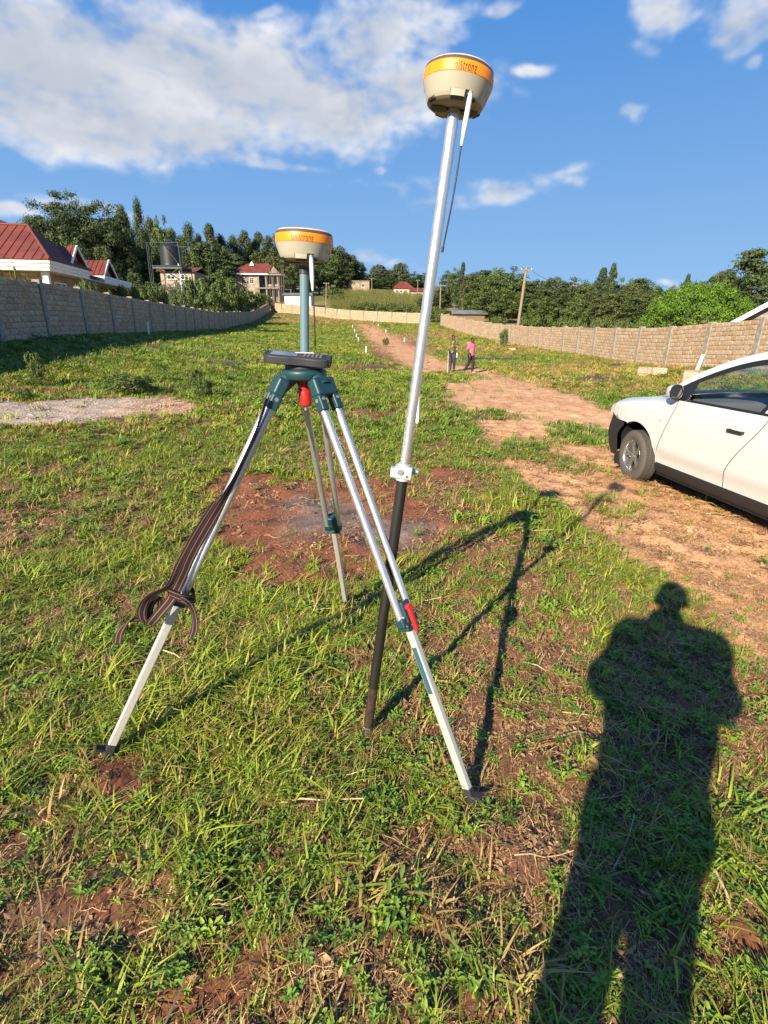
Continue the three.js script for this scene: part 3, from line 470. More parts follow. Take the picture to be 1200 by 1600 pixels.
    const pil = (name, b0, b1, t0, t1, m, zoff) => part(name, patch((u, v) => { const y = lerp(0.955, 1.385, v), s = lerp(lerp(b0, t0, v), lerp(b1, t1, v), u); return P(s, y, k * (gz(s, y) + zoff)); }, 3, 10), m, car);
    pil('door_pillar', 2.30, 2.41, 2.47, 2.55, paint, 0.006); pil('door_pillar', 2.425, 2.49, 2.565, 2.62, paint, 0.006);
    pil('pillar_trim', 2.25, 2.31, 2.42, 2.48, trim, 0.0); pil('rear_pillar', 3.34, 3.46, 3.40, 3.54, paint, 0.006); pil('rear_pillar', 4.05, 4.28, 3.92, 4.14, paint, 0.004);
    part('glass_pane', patch((u, v) => { const s = lerp(1.44, 2.40, u), y = lerp(0.955, Math.max(0.96, roofY(s) - 0.07), v); return P(s, y, k * (gz(s, y) - 0.012)); }, 12, 6), glass, car);
    part('glass_pane', patch((u, v) => { const s = lerp(2.45, 3.42, u), y = lerp(0.955, roofY(s) - 0.07, v); return P(s, y, k * (gz(s, y) - 0.012)); }, 8, 6), glass, car);
    part('glass_pane', patch((u, v) => { const s = lerp(3.46, 4.08, u), y = lerp(0.955, roofY(s) - 0.05, v); return P(s, y, k * (gz(s, y) - 0.012)); }, 8, 6), glass, car);
    // door mirror: white shell with dark glass on the rear face
    const mx = 1.33, mz = sideZ(mx, 0.95) + 0.075;
    const sh = patch((u, v) => { const a = u * Math.PI * 2, b = v * Math.PI / 2; const e = (q) => Math.sign(q) * Math.pow(Math.abs(q), 0.75); return P(mx + 0.055 - 0.115 * Math.sin(Math.PI / 2 - b), 1.035 + 0.068 * e(Math.sin(a)) * Math.sin(b), k * (mz + 0.070 * e(Math.cos(a)) * Math.sin(b))); }, 32, 12);
    const mir = part('door_mirror', sh, paint, car);
    part('mirror_glass', new THREE.CircleGeometry(1, 28).scale(0.062, 0.060, 1).rotateY(Math.PI / 2).translate(mx + 0.048, 1.035, k * mz), phys([0.25, 0.26, 0.27], 0.05, { metalness: 0.9 }), mir);
    part('mirror_rim', new THREE.TorusGeometry(1, 0.06, 8, 32).scale(0.067, 0.065, 0.12).rotateY(Math.PI / 2).translate(mx + 0.05, 1.035, k * mz), trim, mir);
    part('mirror_foot', rod(V3(mx - 0.01, 0.965, k * (mz - 0.10)), V3(mx, 0.99, k * (mz - 0.02)), 0.028, 0.03, 10), trim, mir);
    // wheels
    for (const c of [FW, RW]) {
      const wg = new THREE.Group(); wg.name = 'wheel'; wg.position.set(c, WR, k * 0.755); if (c === FW) wg.rotation.y = -0.10; wg.scale.set(0.926, 0.926, k); car.add(wg);
      const tp = [[0.182, -0.072], [0.205, -0.088], [0.245, -0.094], [0.278, -0.086], [0.294, -0.068], [0.298, -0.04], [0.298, 0.04], [0.294, 0.068], [0.278, 0.086], [0.245, 0.094], [0.205, 0.088], [0.186, 0.078]];
      const tyre = part('tyre', lathe(tp, 64).rotateX(Math.PI / 2), phys([0.085, 0.075, 0.062], 0.95), wg, 'dusty tyre');
      part('tread_block', merge(Array.from({ length: 64 }, (_, i) => { const a = i / 64 * Math.PI * 2; return [-0.045, 0.0, 0.045].map((z, q) => box(0.008, 0.020, 0.036).translate(0.297, 0, 0).rotateZ(a + q * 0.03).translate(0, 0, z)); }).flat()), phys([0.05, 0.045, 0.04], 0.95), tyre);
      const rim = part('rim', lathe([[0.184, 0.078], [0.188, 0.082], [0.182, 0.083], [0.174, 0.066], [0.168, 0.02], [0.166, -0.06]], 56).rotateX(Math.PI / 2), chrome, wg);
      part('brake', new THREE.CylinderGeometry(0.135, 0.135, 0.03, 32).rotateX(Math.PI / 2).translate(0, 0, -0.01), phys([0.05, 0.04, 0.035], 0.8), wg);
      for (let i = 0; i < 5; i++) { const sp = new THREE.Shape(); sp.moveTo(-0.024, 0.03); sp.lineTo(-0.017, 0.10); sp.lineTo(-0.040, 0.172); sp.quadraticCurveTo(0, 0.182, 0.040, 0.172); sp.lineTo(0.017, 0.10); sp.lineTo(0.024, 0.03); sp.closePath(); part('spoke', new THREE.ExtrudeGeometry(sp, { depth: 0.016, bevelEnabled: true, bevelThickness: 0.006, bevelSize: 0.005, bevelSegments: 2 }).translate(0, 0, 0.046).rotateZ(i * Math.PI * 0.4 + 0.3), chrome, rim); }
      part('hub_cap', lathe([[0, 0.072], [0.028, 0.070], [0.045, 0.060], [0.05, 0.04]], 24).rotateX(Math.PI / 2), dust, rim);
    }
    part('headlight', patch((u, v) => { const s = lerp(0.16, 0.52, u), y = lerp(lerp(0.62, 0.665, u), hood(s) - 0.015 - 0.02 * u, v); return P(s, y, k * (sideZ(s, y) - 0.03 + 0.02 * sstep(0.2, 0.36, s))); }, 12, 6), phys([0.72, 0.75, 0.76], 0.08, { clearcoat: 1 }), car);
    part('tail_light', patch((u, v) => { const s = lerp(4.10, 4.33, u), y = lerp(0.62, 0.92, v); return P(s, y, k * (sideZ(4.1, y) + 0.004 - 0.03 * u)); }, 6, 4), phys([0.35, 0.01, 0.01], 0.15), car);
    // seats
    for (const s of [2.08, 2.95]) { const seat = part('seat', rbox(0.48, 0.16, 0.46, 0.05, s, 0.52, k * 0.36), inside_, car); part('seat_back', rbox(0.14, 0.56, 0.44, 0.05).rotateZ(-0.22).translate(s + 0.26, 0.80, k * 0.36), inside_, seat); part('head_rest', rbox(0.09, 0.16, 0.24, 0.04, s + 0.37, 1.16, k * 0.36), inside_, seat); }
    part('door_lining', patch((u, v) => { const s = lerp(1.40, 3.3, u), y = lerp(0.35, 0.94, v); return P(s, y, k * 0.70); }, 4, 2), inside_, car);
  }
  // nose: bumper, bonnet, screen, roof, tail
  const nose = z => 0.26 * Math.pow(Math.abs(z) / 0.80, 2.6);
  part('front_bumper', patch((u, v) => {
    const q = u * 2 - 1, y = lerp(0.19, 0.665, v), bul = 0.05 * Math.sin(Math.PI * Math.min(1, v * 1.1)) - 0.06 * (1 - v) ** 3;
    if (Math.abs(q) > 0.7) { const t = (Math.abs(q) - 0.7) / 0.3, s1 = Math.min(0.63 - 0.2 * sstep(0.59, 0.655, y), FW - Math.sqrt(Math.max(0.0004, 0.352 ** 2 - (y - 0.30) ** 2)) ), s = lerp(nose(0.74), Math.max(nose(0.74) + 0.05, s1), t); return P(s - bul * (1 - t), y, Math.sign(q) * lerp(0.74, sideZ(s1, y) + 0.004, Math.pow(t, 0.55))); }
    const z = q / 0.7 * 0.74; return P(nose(z) - bul, y, z);
  }, 80, 16), plastic, car, 'matt black front bumper');
  part('bonnet', patch((u, v) => { const q = u * 2 - 1; const zr = s => sideZ(s, hood(s)) ; let s = lerp(nose(q * 0.72) + 0.02, 1.22, v); const z = q * zr(s); return P(s, hood(s) + 0.035 * (1 - q * q) * (0.5 + 0.5 * v) - 0.10 * (1 - v) ** 6, z); }, 40, 30), paint, car);
  part('grille', patch((u, v) => { const z = lerp(-0.5, 0.5, u); return P(nose(z) + 0.0 - 0.01 * v, lerp(0.645, 0.70, v), z); }, 20, 3), trim, car);
  const roofY = car.userData_roof; delete car.userData_roof;
  part('windscreen', patch((u, v) => { const q = u * 2 - 1, s = lerp(1.10, 2.02, v), y = roofY(s) - 0.002; return P(s - 0.10 * (1 - q * q) * (1 - v), y + 0.03 * (1 - q * q) * v, q * lerp(0.74, 0.60, v)); }, 20, 16), glass, car);
  part('cowl', patch((u, v) => { const q = u * 2 - 1, s = lerp(1.00, 1.22, v); return P(s - 0.08 * (1 - q * q), 0.975 + 0.02 * (1 - q * q), q * 0.75); }, 12, 3), trim, car);
  part('roof', patch((u, v) => { const q = u * 2 - 1, s = lerp(1.96, 4.18, v); return P(s, roofY(Math.min(s, 4.15)) + 0.012 + 0.035 * (1 - q * q), q * 0.598); }, 20, 30), paint, car);
  const tg = part('tailgate', merge([patch((u, v) => { const q = u * 2 - 1, y = lerp(0.45, 0.98, v); return P(4.34 - 0.03 * q * q - 0.05 * v, y, q * (0.74 - 0.03 * v)); }, 16, 8), patch((u, v) => { const q = u * 2 - 1, y = lerp(1.26, 1.38, v); return P(lerp(4.28, 4.17, v), y, q * 0.61); }, 8, 3)]), paint, car);
  part('rear_window', patch((u, v) => { const q = u * 2 - 1, y = lerp(0.98, 1.28, v); return P(lerp(4.30, 4.25, v), y, q * lerp(0.70, 0.62, v)); }, 10, 4), glass, tg);
  part('rear_bumper', patch((u, v) => { const q = u * 2 - 1; return P(4.40 - 0.10 * Math.abs(q) ** 5, lerp(0.24, 0.52, v), q * 0.81); }, 20, 6), plastic, car);
  part('floor_pan', box(3.9, 0.04, 1.2, 2.25, 0.24, 0), seam, car); part('engine_bay', box(0.8, 0.4, 1.0, 0.75, 0.52, 0), seam, car);
  part('dashboard', merge([rbox(0.34, 0.20, 1.34, 0.06, 1.44, 0.86, 0), rbox(0.20, 0.3, 1.30, 0.05, 1.36, 0.66, 0)]), inside_, car);
  const sw = part('steering_wheel', new THREE.TorusGeometry(0.185, 0.014, 10, 36).rotateY(Math.PI / 2).rotateZ(-0.4).translate(1.74, 0.90, -0.36), trim, car); part('steering_column', rod(V3(1.5, 0.80, -0.36), V3(1.74, 0.90, -0.36), 0.025), trim, sw);
  part('mud_flap', box(0.01, 0.14, 0.16, FW - 0.37 + 0.02, 0.17, 0.72), seam, car);
  // stand it on its wheels: front near wheel where the photograph has it
  car.updateMatrixWorld(true);
  const off = V3(FW, 0, 0.80).applyQuaternion(car.quaternion);
  car.position.copy(wheelAt).sub(off); car.position.y = TPS(wheelAt.x, wheelAt.z) - 0.006;
  const rearY = (() => { const p = V3(RW, 0, 0.0).applyQuaternion(car.quaternion).add(car.position); return TPS(p.x, p.z); })();
  console.log('car', wheelAt.toArray(), rearY, car.position.toArray());
  car.rotateZ(Math.atan2(rearY - car.position.y, WB) * 0.9);
}
// ---------------------------------------------------------------- boundary walls of quarried stone blocks
const blockTex = tex(256, (u, v) => { const n = fbm(u * 6, v * 6, 5, 6), s = fbm(u * 40, v * 40, 2, 40); const k = 205 + n * 70 + s * 45; return [k, k * 0.985, k * 0.96]; });
const blockBump = tex(256, (u, v) => 128 + 110 * fbm(u * 10, v * 10, 5, 10), false);
const blockMats = [[0.66, 0.48, 0.30], [0.70, 0.54, 0.37], [0.60, 0.42, 0.26], [0.62, 0.48, 0.35], [0.72, 0.57, 0.41]].map(c => mat(c, 0.95, { map: blockTex, bumpMap: blockBump, bumpScale: 0.01 }));
const mortarMat = mat([0.46, 0.355, 0.25], 0.97, { map: blockTex }), concrete = mat([0.44, 0.405, 0.35], 0.93, { map: blockTex, bumpMap: blockBump, bumpScale: 0.008 });
function roughBlock(w, h, d, r) {                        // a quarry-cut block: chamfered box with uneven corners
  const g = new THREE.BoxGeometry(w, h, d, 2, 2, 1), p = g.attributes.position;
  const j = new Map();
  for (let i = 0; i < p.count; i++) { const k = `${p.getX(i).toFixed(4)},${p.getY(i).toFixed(4)},${p.getZ(i).toFixed(4)}`; if (!j.has(k)) { const ex = Math.abs(p.getX(i)) > w * 0.49, ey = Math.abs(p.getY(i)) > h * 0.49, f = ex && ey ? 0.035 : ex || ey ? 0.018 : -0.012; j.set(k, [(r() - 0.5) * 0.018 - Math.sign(p.getX(i)) * (ex && ey ? 0.008 : 0), (r() - 0.5) * 0.014 - Math.sign(p.getY(i)) * (ex && ey ? 0.005 : 0), -Math.sign(p.getZ(i)) * (f * 0.55 + r() * 0.006)]); } const q = j.get(k); p.setXYZ(i, p.getX(i) + q[0], p.getY(i) + q[1], p.getZ(i) + q[2]); }
  const uv = g.attributes.uv, o1 = r() * 3, o2 = r() * 3; for (let i = 0; i < uv.count; i++) uv.setXY(i, p.getX(i) * 2 + o1, p.getY(i) * 2 + o2);
  g.computeVertexNormals(); return toCreasedNormals(g, 0.7);
}
function uvScale(g, k = 1) { const uv = g.attributes.uv, p = g.attributes.position; for (let i = 0; i < uv.count; i++) uv.setXY(i, (p.getX(i) + p.getZ(i)) * k, p.getY(i) * k); return g; }
const { boundaryWall } = (() => {
  const r = rng(31), CH = 0.186, BL = 0.405;
  const vars = Array.from({ length: 6 }, () => roughBlock(BL - 0.018, CH - 0.018, 0.19, r));
  const halfv = Array.from({ length: 3 }, () => roughBlock(BL / 2 - 0.018, CH - 0.018, 0.19, r));
  function boundaryWall(name, label, line, opt) {              // line: [x, d] corners; opt: spacing, courses, stepped, near limit
    const t = thing(name, label, 'wall');
    const pts = line.map(([x, d]) => V3(x, 0, -d)); const mats = blockMats;
    // evenly spaced pillars along the line
    const posts = []; for (let i = 0; i < pts.length - 1; i++) { const L = pts[i].distanceTo(pts[i + 1]), n = Math.max(1, Math.round(L / opt.spacing)); for (let k = 0; k < n; k++) posts.push(pts[i].clone().lerp(pts[i + 1], k / n)); } posts.push(pts[pts.length - 1].clone());
    posts.forEach(p => p.y = TPS(p.x, p.z));
    let count = 0; const far = mats.map(() => []);
    const H = CH * opt.courses;
    for (let i = 0; i < posts.length; i++) {
      const p = posts[i], q = posts[Math.min(i + 1, posts.length - 1)].clone().sub(posts[Math.max(0, i - 1)]), a = Math.atan2(-q.z, q.x);
      const m = part('pillar', uvScale(box(0.27, H + 0.42, 0.25, 0, H / 2 - 0.17, 0)), concrete, t); m.position.copy(p); m.position.y += 0.02 + (r() - 0.5) * 0.06; m.rotation.set(0, a, (r() - 0.5) * 0.012);
    }
    for (let i = 0; i < posts.length - 1; i++) {
      const a = posts[i].clone(), b = posts[i + 1].clone(); if (opt.stepped) a.y = b.y = (a.y + b.y) / 2;
      const dir = b.clone().sub(a), L = dir.length(), ang = Math.atan2(-dir.z, dir.x), tilt = Math.atan2(dir.y, Math.hypot(dir.x, dir.z));
      const mid = a.clone().lerp(b, 0.5), n = Math.floor((L - 0.27) / BL), dNear = Math.min(-a.z, -b.z);
      const drop = 0.25, panel = new THREE.Object3D(); panel.position.copy(mid); panel.rotation.set(0, ang, tilt, 'YXZ'); panel.updateMatrix();
      const core = part('mortar', uvScale(box(L - 0.24, H - 0.02 + drop, 0.13, 0, (H - drop) / 2 - 0.01, 0)), mortarMat, t); core.applyMatrix4(panel.matrix);
      const bl = (L - 0.28) / n, courses = opt.courses - (opt.uneven && r() < 0.15 ? 1 : 0);
      for (let c = -1; c < opt.courses; c++) {
        if (c >= courses) continue;
        const off = (c & 1) ? 0 : 0.5;
        for (let k = 0; k <= n; k++) {
          let x0 = (k - off) * bl, w = bl, geo = vars[Math.floor(r() * 6)];
          if (off && (k === 0 || k === n)) { geo = halfv[Math.floor(r() * 3)]; w = bl / 2; x0 = k === 0 ? 0 : (n - 0.5) * bl; } else if (!off && k === n) continue;
          const o = new THREE.Object3D(); o.position.set(-L / 2 + 0.14 + x0 + w / 2, (c + 0.5) * CH, (r() - 0.5) * 0.012); o.scale.set(w / (geo === undefined ? w : (halfv.includes(geo) ? BL / 2 : BL)), 1, 1); o.rotation.z = (r() - 0.5) * 0.012; o.updateMatrix(); o.matrix.premultiply(panel.matrix);
          const mi = Math.floor(r() * mats.length);
          if (count < 300 && c >= 0 && dNear >= opt.from) { count++; const m = part('stone_block', geo, mats[mi], t); m.applyMatrix4(o.matrix); }
          else far[mi].push(geo.clone().applyMatrix4(o.matrix));
        }
      }
    }
    far.forEach((L, i) => { if (L.length) { const m = part('stone_blocks', mergeGeometries(L), mats[i], t); m.userData.kind = 'stuff'; } });
    return { t, posts };
  }
  return { boundaryWall };
})();
boundaryWall('stone_wall', 'old weathered stone block wall in shade below the red roofed bungalow', [[-9.3, 2], [-10.7, 10], [-12.4, 20], [-15.0, 35], [-18.5, 61], [-24.4, 102], [-26.3, 125]], { spacing: 3.45, courses: 10, from: 14 });
boundaryWall('stone_wall', 'pale stone block wall with grey pillars running past the parked white car', [[14.3, 11.1], [14.3, 46.8], [13.9, 60]], { spacing: 3.25, courses: 10, from: 19, uneven: true });
boundaryWall('stone_wall', 'stepped pale stone wall climbing below the tin roofed shed', [[13.9, 60.3], [11.7, 74], [10.5, 82], [9.1, 90]], { spacing: 3.3, courses: 10, stepped: true, from: 19 });
boundaryWall('stone_wall', 'far pale stone wall closing the field below the maize', [[-25.8, 125.5], [-10, 113], [6.7, 102]], { spacing: 3.3, courses: 10, from: 19, stepped: false });

// ---------------------------------------------------------------- buildings
const roofRed = phys([0.28, 0.070, 0.041], 0.55), whitePaint = mat([0.74, 0.73, 0.70], 0.6), plasterTan = mat([0.50, 0.40, 0.27], 0.92, { map: blockTex }), plasterGrey = mat([0.38, 0.36, 0.34], 0.92, { map: blockTex }), shadeGlass = phys([0.02, 0.025, 0.03], 0.06), timber = mat([0.20, 0.13, 0.08], 0.9), steelGrey = phys([0.07, 0.085, 0.09], 0.6, { metalness: 0.3 }), tin = phys([0.42, 0.44, 0.46], 0.5, { metalness: 0.4 });
{ const t = tex(256, (u, v) => { const k = 205 + 60 * fbm(u * 5, v * 5, 5, 5); return [k, k * 0.98, k * 0.96]; }); roofRed.map = t; tin.map = t; }
function quadGeo(a, b, c, d) { return geoFrom([a, b, c, d].flatMap(p => [p.x, p.y, p.z]), [0, 1, 2, 0, 2, 3], [0, 0, 1, 0, 1, 1, 0, 1]); }
// one roof slope of ribbed sheet: corners eave-left, eave-right, ridge-right, ridge-left (ridge may be a point)
function slope(parent, el, er, rr, rl, m, ribGap = 0.45) {
  const n = new THREE.Vector3().crossVectors(er.clone().sub(el), rl.clone().sub(el)).normalize(); if (n.y < 0) n.negate();
  const th = n.clone().multiplyScalar(0.05), P = [el, er, rr, rl], Q = P.map(p => p.clone().sub(th));
  const s = part('roof_slope', merge([quadGeo(...P), quadGeo(...Q), quadGeo(P[0], P[1], Q[1], Q[0]), quadGeo(P[1], P[2], Q[2], Q[1]), quadGeo(P[2], P[3], Q[3], Q[2]), quadGeo(P[3], P[0], Q[0], Q[3])]), m, parent);
  const e = er.clone().sub(el), L = e.length(), eu = e.clone().normalize(), up = n.clone().cross(eu).normalize(); if (up.y < 0) up.negate();
  const h = (u) => { const pr = (p) => [p.clone().sub(el).dot(eu), p.clone().sub(el).dot(up)]; const [xl, yl] = pr(rl), [xr, yr] = pr(rr); if (u < xl) return yl * u / Math.max(xl, 1e-6); if (u > xr) return yr * (L - u) / Math.max(L - xr, 1e-6); return lerp(yl, yr, (u - xl) / Math.max(xr - xl, 1e-6)); };
  for (let u = ribGap / 2; u < L; u += ribGap) { const len = h(u); if (len < 0.2) continue; const g = box(0.045, len, 0.035, 0, len / 2, 0.012); const o = new THREE.Matrix4().makeBasis(eu, up, n); o.setPosition(el.clone().addScaledVector(eu, u)); part('rib', g.applyMatrix4(o), m, s); }
  return s;
}
function windowOn(parent, p, u, w, h, out, bars = 2, frameM = whitePaint) {  // p: lower left corner, u: along the wall, out: outward
  const M4 = new THREE.Matrix4().makeBasis(u, V3(0, 1, 0), out); M4.setPosition(p.clone().addScaledVector(out, 0.012));
  const f = part('window', merge([box(w, 0.07, 0.09, w / 2, 0.035, 0), box(w, 0.07, 0.09, w / 2, h - 0.035, 0), ...Array.from({ length: bars + 1 }, (_, i) => box(0.06, h - 0.14, 0.085, 0.03 + (w - 0.06) * i / bars, h / 2, 0)), box(w - 0.06, 0.045, 0.08, w / 2, h * 0.68, 0)]).applyMatrix4(M4), frameM, parent);
  for (let i = 0; i < bars; i++) part('pane', box(w / bars - 0.06, h - 0.14, 0.02, (i + 0.5) * w / bars, h / 2, -0.02).applyMatrix4(M4), shadeGlass, f);
  part('sill', box(w + 0.2, 0.07, 0.16, w / 2, -0.035, 0.04).applyMatrix4(M4), frameM, f);
  return f;
}
{ // bungalow beyond the old wall
  const c0 = V3(-17.8, 0, -30), c1 = V3(-20.4, 0, -45.5);
  const F = c1.clone().sub(c0).normalize(), Lw = V3(F.z, 0, -F.x).normalize(); if (Lw.x > 0) Lw.negate();      // F: along the long side away from us, Lw: to the left
  const base = TPS(c0.x, c0.z), eave = heightTo(430, 30), y0 = base - 0.6;
  console.log('bungalow', base, eave);
  const t = thing('bungalow', 'single storey bungalow with ribbed red roof and white stepped fascia', 'house', V3(c0.x, 0, c0.z));
  const Q = (l, f, y) => V3(0, y, 0).addScaledVector(Lw, l).addScaledVector(F, f);
  const bm = new THREE.Matrix4().makeBasis(Lw, V3(0, 1, 0), F);
  const blk = (l, f, y, w, d, h) => box(w, h, d, l + w / 2, y + h / 2, f + d / 2).applyMatrix4(bm);
  // stone block walls, course by course on the face towards the camera
  const w1 = part('wall', merge([blk(0.75, 0.9, y0, 13, 5.0, eave - y0), blk(1.9, 5.9, y0, 12, 9.0, eave - y0 - 0.02)]), plasterTan, t);
  { const r = rng(9); for (let c = 0; c < 12; c++) for (let k = 0; k < 16; k++) { const x = 0.80 + (k + (c & 1 ? 0 : 0.5)) * 0.42; const y = eave - 0.05 - (c + 1) * 0.2; part('stone_block', blk(x + 0.02, 0.86, y + 0.01, 0.385, 0.05, 0.175), blockMats[Math.floor(r() * 5)], w1); } }
  part('corner_post', blk(0.28, 0.35, y0, 0.26, 0.26, eave - y0 - 0.02), whitePaint, t); part('corner_post', blk(0.62, 0.62, y0, 0.10, 0.10, eave - y0 - 0.02), whitePaint, t);
  // fascia in three stepped bands, all round the front and the side
  for (const [k, o] of [[0, 0.0], [1, 0.05], [2, 0.10]]) part('fascia_band', merge([blk(-o, -o, eave + k * 0.17, 14, 0.16, 0.168), blk(-o, -o + 0.165, eave + k * 0.17, 0.16, 5.6, 0.168), blk(0.9 - o, 5.8, eave + k * 0.17, 0.16, 3.2, 0.168), blk(0.2 - o, 9.1, eave + k * 0.17 - 0.02, 0.16, 6.4, 0.168), blk(0.2 - o, 9.1, eave + k * 0.17 - 0.02, 1.0, 0.14, 0.168)]), whitePaint, t);
  part('soffit', blk(0.05, 0.05, eave + 0.01, 13.5, 15.2, 0.03), whitePaint, t);
  const e = eave + 0.53, A = (l, f, y) => Q(l, f, y);
  const rf = part('roof_deck', blk(0.3, 0.3, eave + 0.3, 13.2, 14.9, 0.05), roofRed, t);
  // front hip
  const rh = heightTo(367, 33.2);
  slope(t, A(14, -0.15, e), A(-0.15, -0.15, e), A(2.0, 3.3, rh), A(14, 3.3, rh), roofRed); slope(t, A(-0.15, -0.15, e), A(-0.15, 6.2, e), A(2.0, 3.3, rh), A(2.0, 3.3, rh), roofRed);
  part('hip_cap', merge([rod(A(-0.15, -0.15, e + 0.03), A(2.0, 3.3, rh + 0.03), 0.07, 0.07, 6), rod(A(2.0, 3.3, rh + 0.03), A(14, 3.3, rh + 0.03), 0.07, 0.07, 6)]), roofRed, t);
  // main roof behind, higher
  const rm = heightTo(340, 38);
  slope(t, A(1.0, 3.4, e + 0.05), A(1.0, 15, e), A(8.2, 15, rm), A(8.2, 3.4, rm), roofRed); slope(t, A(15.4, 15, e), A(15.4, 3.4, e), A(8.2, 3.4, rm), A(8.2, 15, rm), roofRed);
  part('gable', quadGeo(A(1.6, 3.9, e), A(14.8, 3.9, e), A(8.21, 3.9, rm - 0.3), A(8.19, 3.9, rm - 0.3)), plasterTan, t);
  // two gabled bays on the side
  for (const [f0, f1, l0, hgt] of [[3.2, 6.0, 0.05, 1.15], [9.6, 12.4, 0.25, 1.05]]) {
    const fm = (f0 + f1) / 2, b = e + 0.05, g = part('gable_bay', merge([quadGeo(A(l0 + 0.25, f0 + 0.15, b - 0.5), A(l0 + 0.25, f1 - 0.15, b - 0.5), A(l0 + 0.25, fm + 0.001, b + hgt - 0.08), A(l0 + 0.25, fm - 0.001, b + hgt - 0.08)), blk(l0 + 0.3, f0 + 0.2, b - 0.4, 3.5, f1 - f0 - 0.4, 0.45)]), plasterGrey, t);
    part('side_band', blk(l0 + 0.35, f0 - 0.02, b - 0.34, 3.0, 0.10, 0.36), whitePaint, g);
    part('barge_board', merge([[f0 - 0.15, fm], [f1 + 0.15, fm]].map(([p, q]) => { const a = A(l0 - 0.02, p, b - 0.1), c = A(l0 - 0.02, q, b + hgt); const d = c.clone().sub(a); const L = d.length(); const g2 = box(0.06, L, 0.16, 0, L / 2, 0); g2.applyMatrix4(new THREE.Matrix4().makeBasis(Lw.clone(), d.clone().normalize(), new THREE.Vector3().crossVectors(Lw, d.clone().normalize()))); return g2.translate(a.x, a.y, a.z); })), whitePaint, g);
    slope(t, A(4.6, f0 - 0.2, b), A(l0, f0 - 0.2, b), A(l0, fm, b + hgt), A(4.6, fm, b + hgt), roofRed, 0.32); slope(t, A(l0, f1 + 0.2, b), A(4.6, f1 + 0.2, b), A(4.6, fm, b + hgt), A(l0, fm, b + hgt), roofRed, 0.32);
  }
  const outS = Lw.clone().negate();
  windowOn(t, Q(1.88, 6.3, eave - 1.7), F, 2.6, 1.35, outS, 3); windowOn(t, Q(1.88, 10.6, eave - 1.6), F, 2.2, 1.25, outS, 3); windowOn(t, Q(0.73, 2.2, eave - 1.6), F, 1.6, 1.2, outS, 2);
}
{ // roof edge of a house past the right wall
  const c = footAt(1252, 33), y = heightTo(512, 33) + 1.05, t = thing('house', 'dark roofed house with white barge board behind the pale wall', 'house', V3(c.x, 0, c.z));
  t.rotation.y = -0.62; const b = c.y - 0.4;
  part('wall', box(6, y - b - 0.4, 7, 0.3, (y + b - 0.4) / 2, 0), plasterTan, t);
  const A = (x, yy, z) => V3(x, yy, z);
  slope(t, A(-3.9, y - 1.0, 4), A(-3.9, y - 1.0, -4), A(0, y + 1.6, -4), A(0, y + 1.6, 4), roofRed); slope(t, A(3.9, y - 1.0, -4), A(3.9, y - 1.0, 4), A(0, y + 1.6, 4), A(0, y + 1.6, -4), roofRed);
  part('gable', quadGeo(A(-3, y - 0.6, 3.5), A(3, y - 0.6, 3.5), A(0.01, y + 1.4, 3.5), A(-0.01, y + 1.4, 3.5)), plasterGrey, t);
  for (const s of [-1, 1]) { const a = A(s * 4, y - 1.12, 4.06), q = A(0, y + 1.58, 4.06); const d = q.clone().sub(a), L = d.length(); part('barge_board', box(0.24, L, 0.05, 0, L / 2, 0).rotateZ(-Math.atan2(d.x, d.y)).translate(a.x, a.y, a.z), whitePaint, t); }
  part('fascia', box(0.05, 0.22, 8.1, -3.98, y - 1.1, 0), whitePaint, t);
}
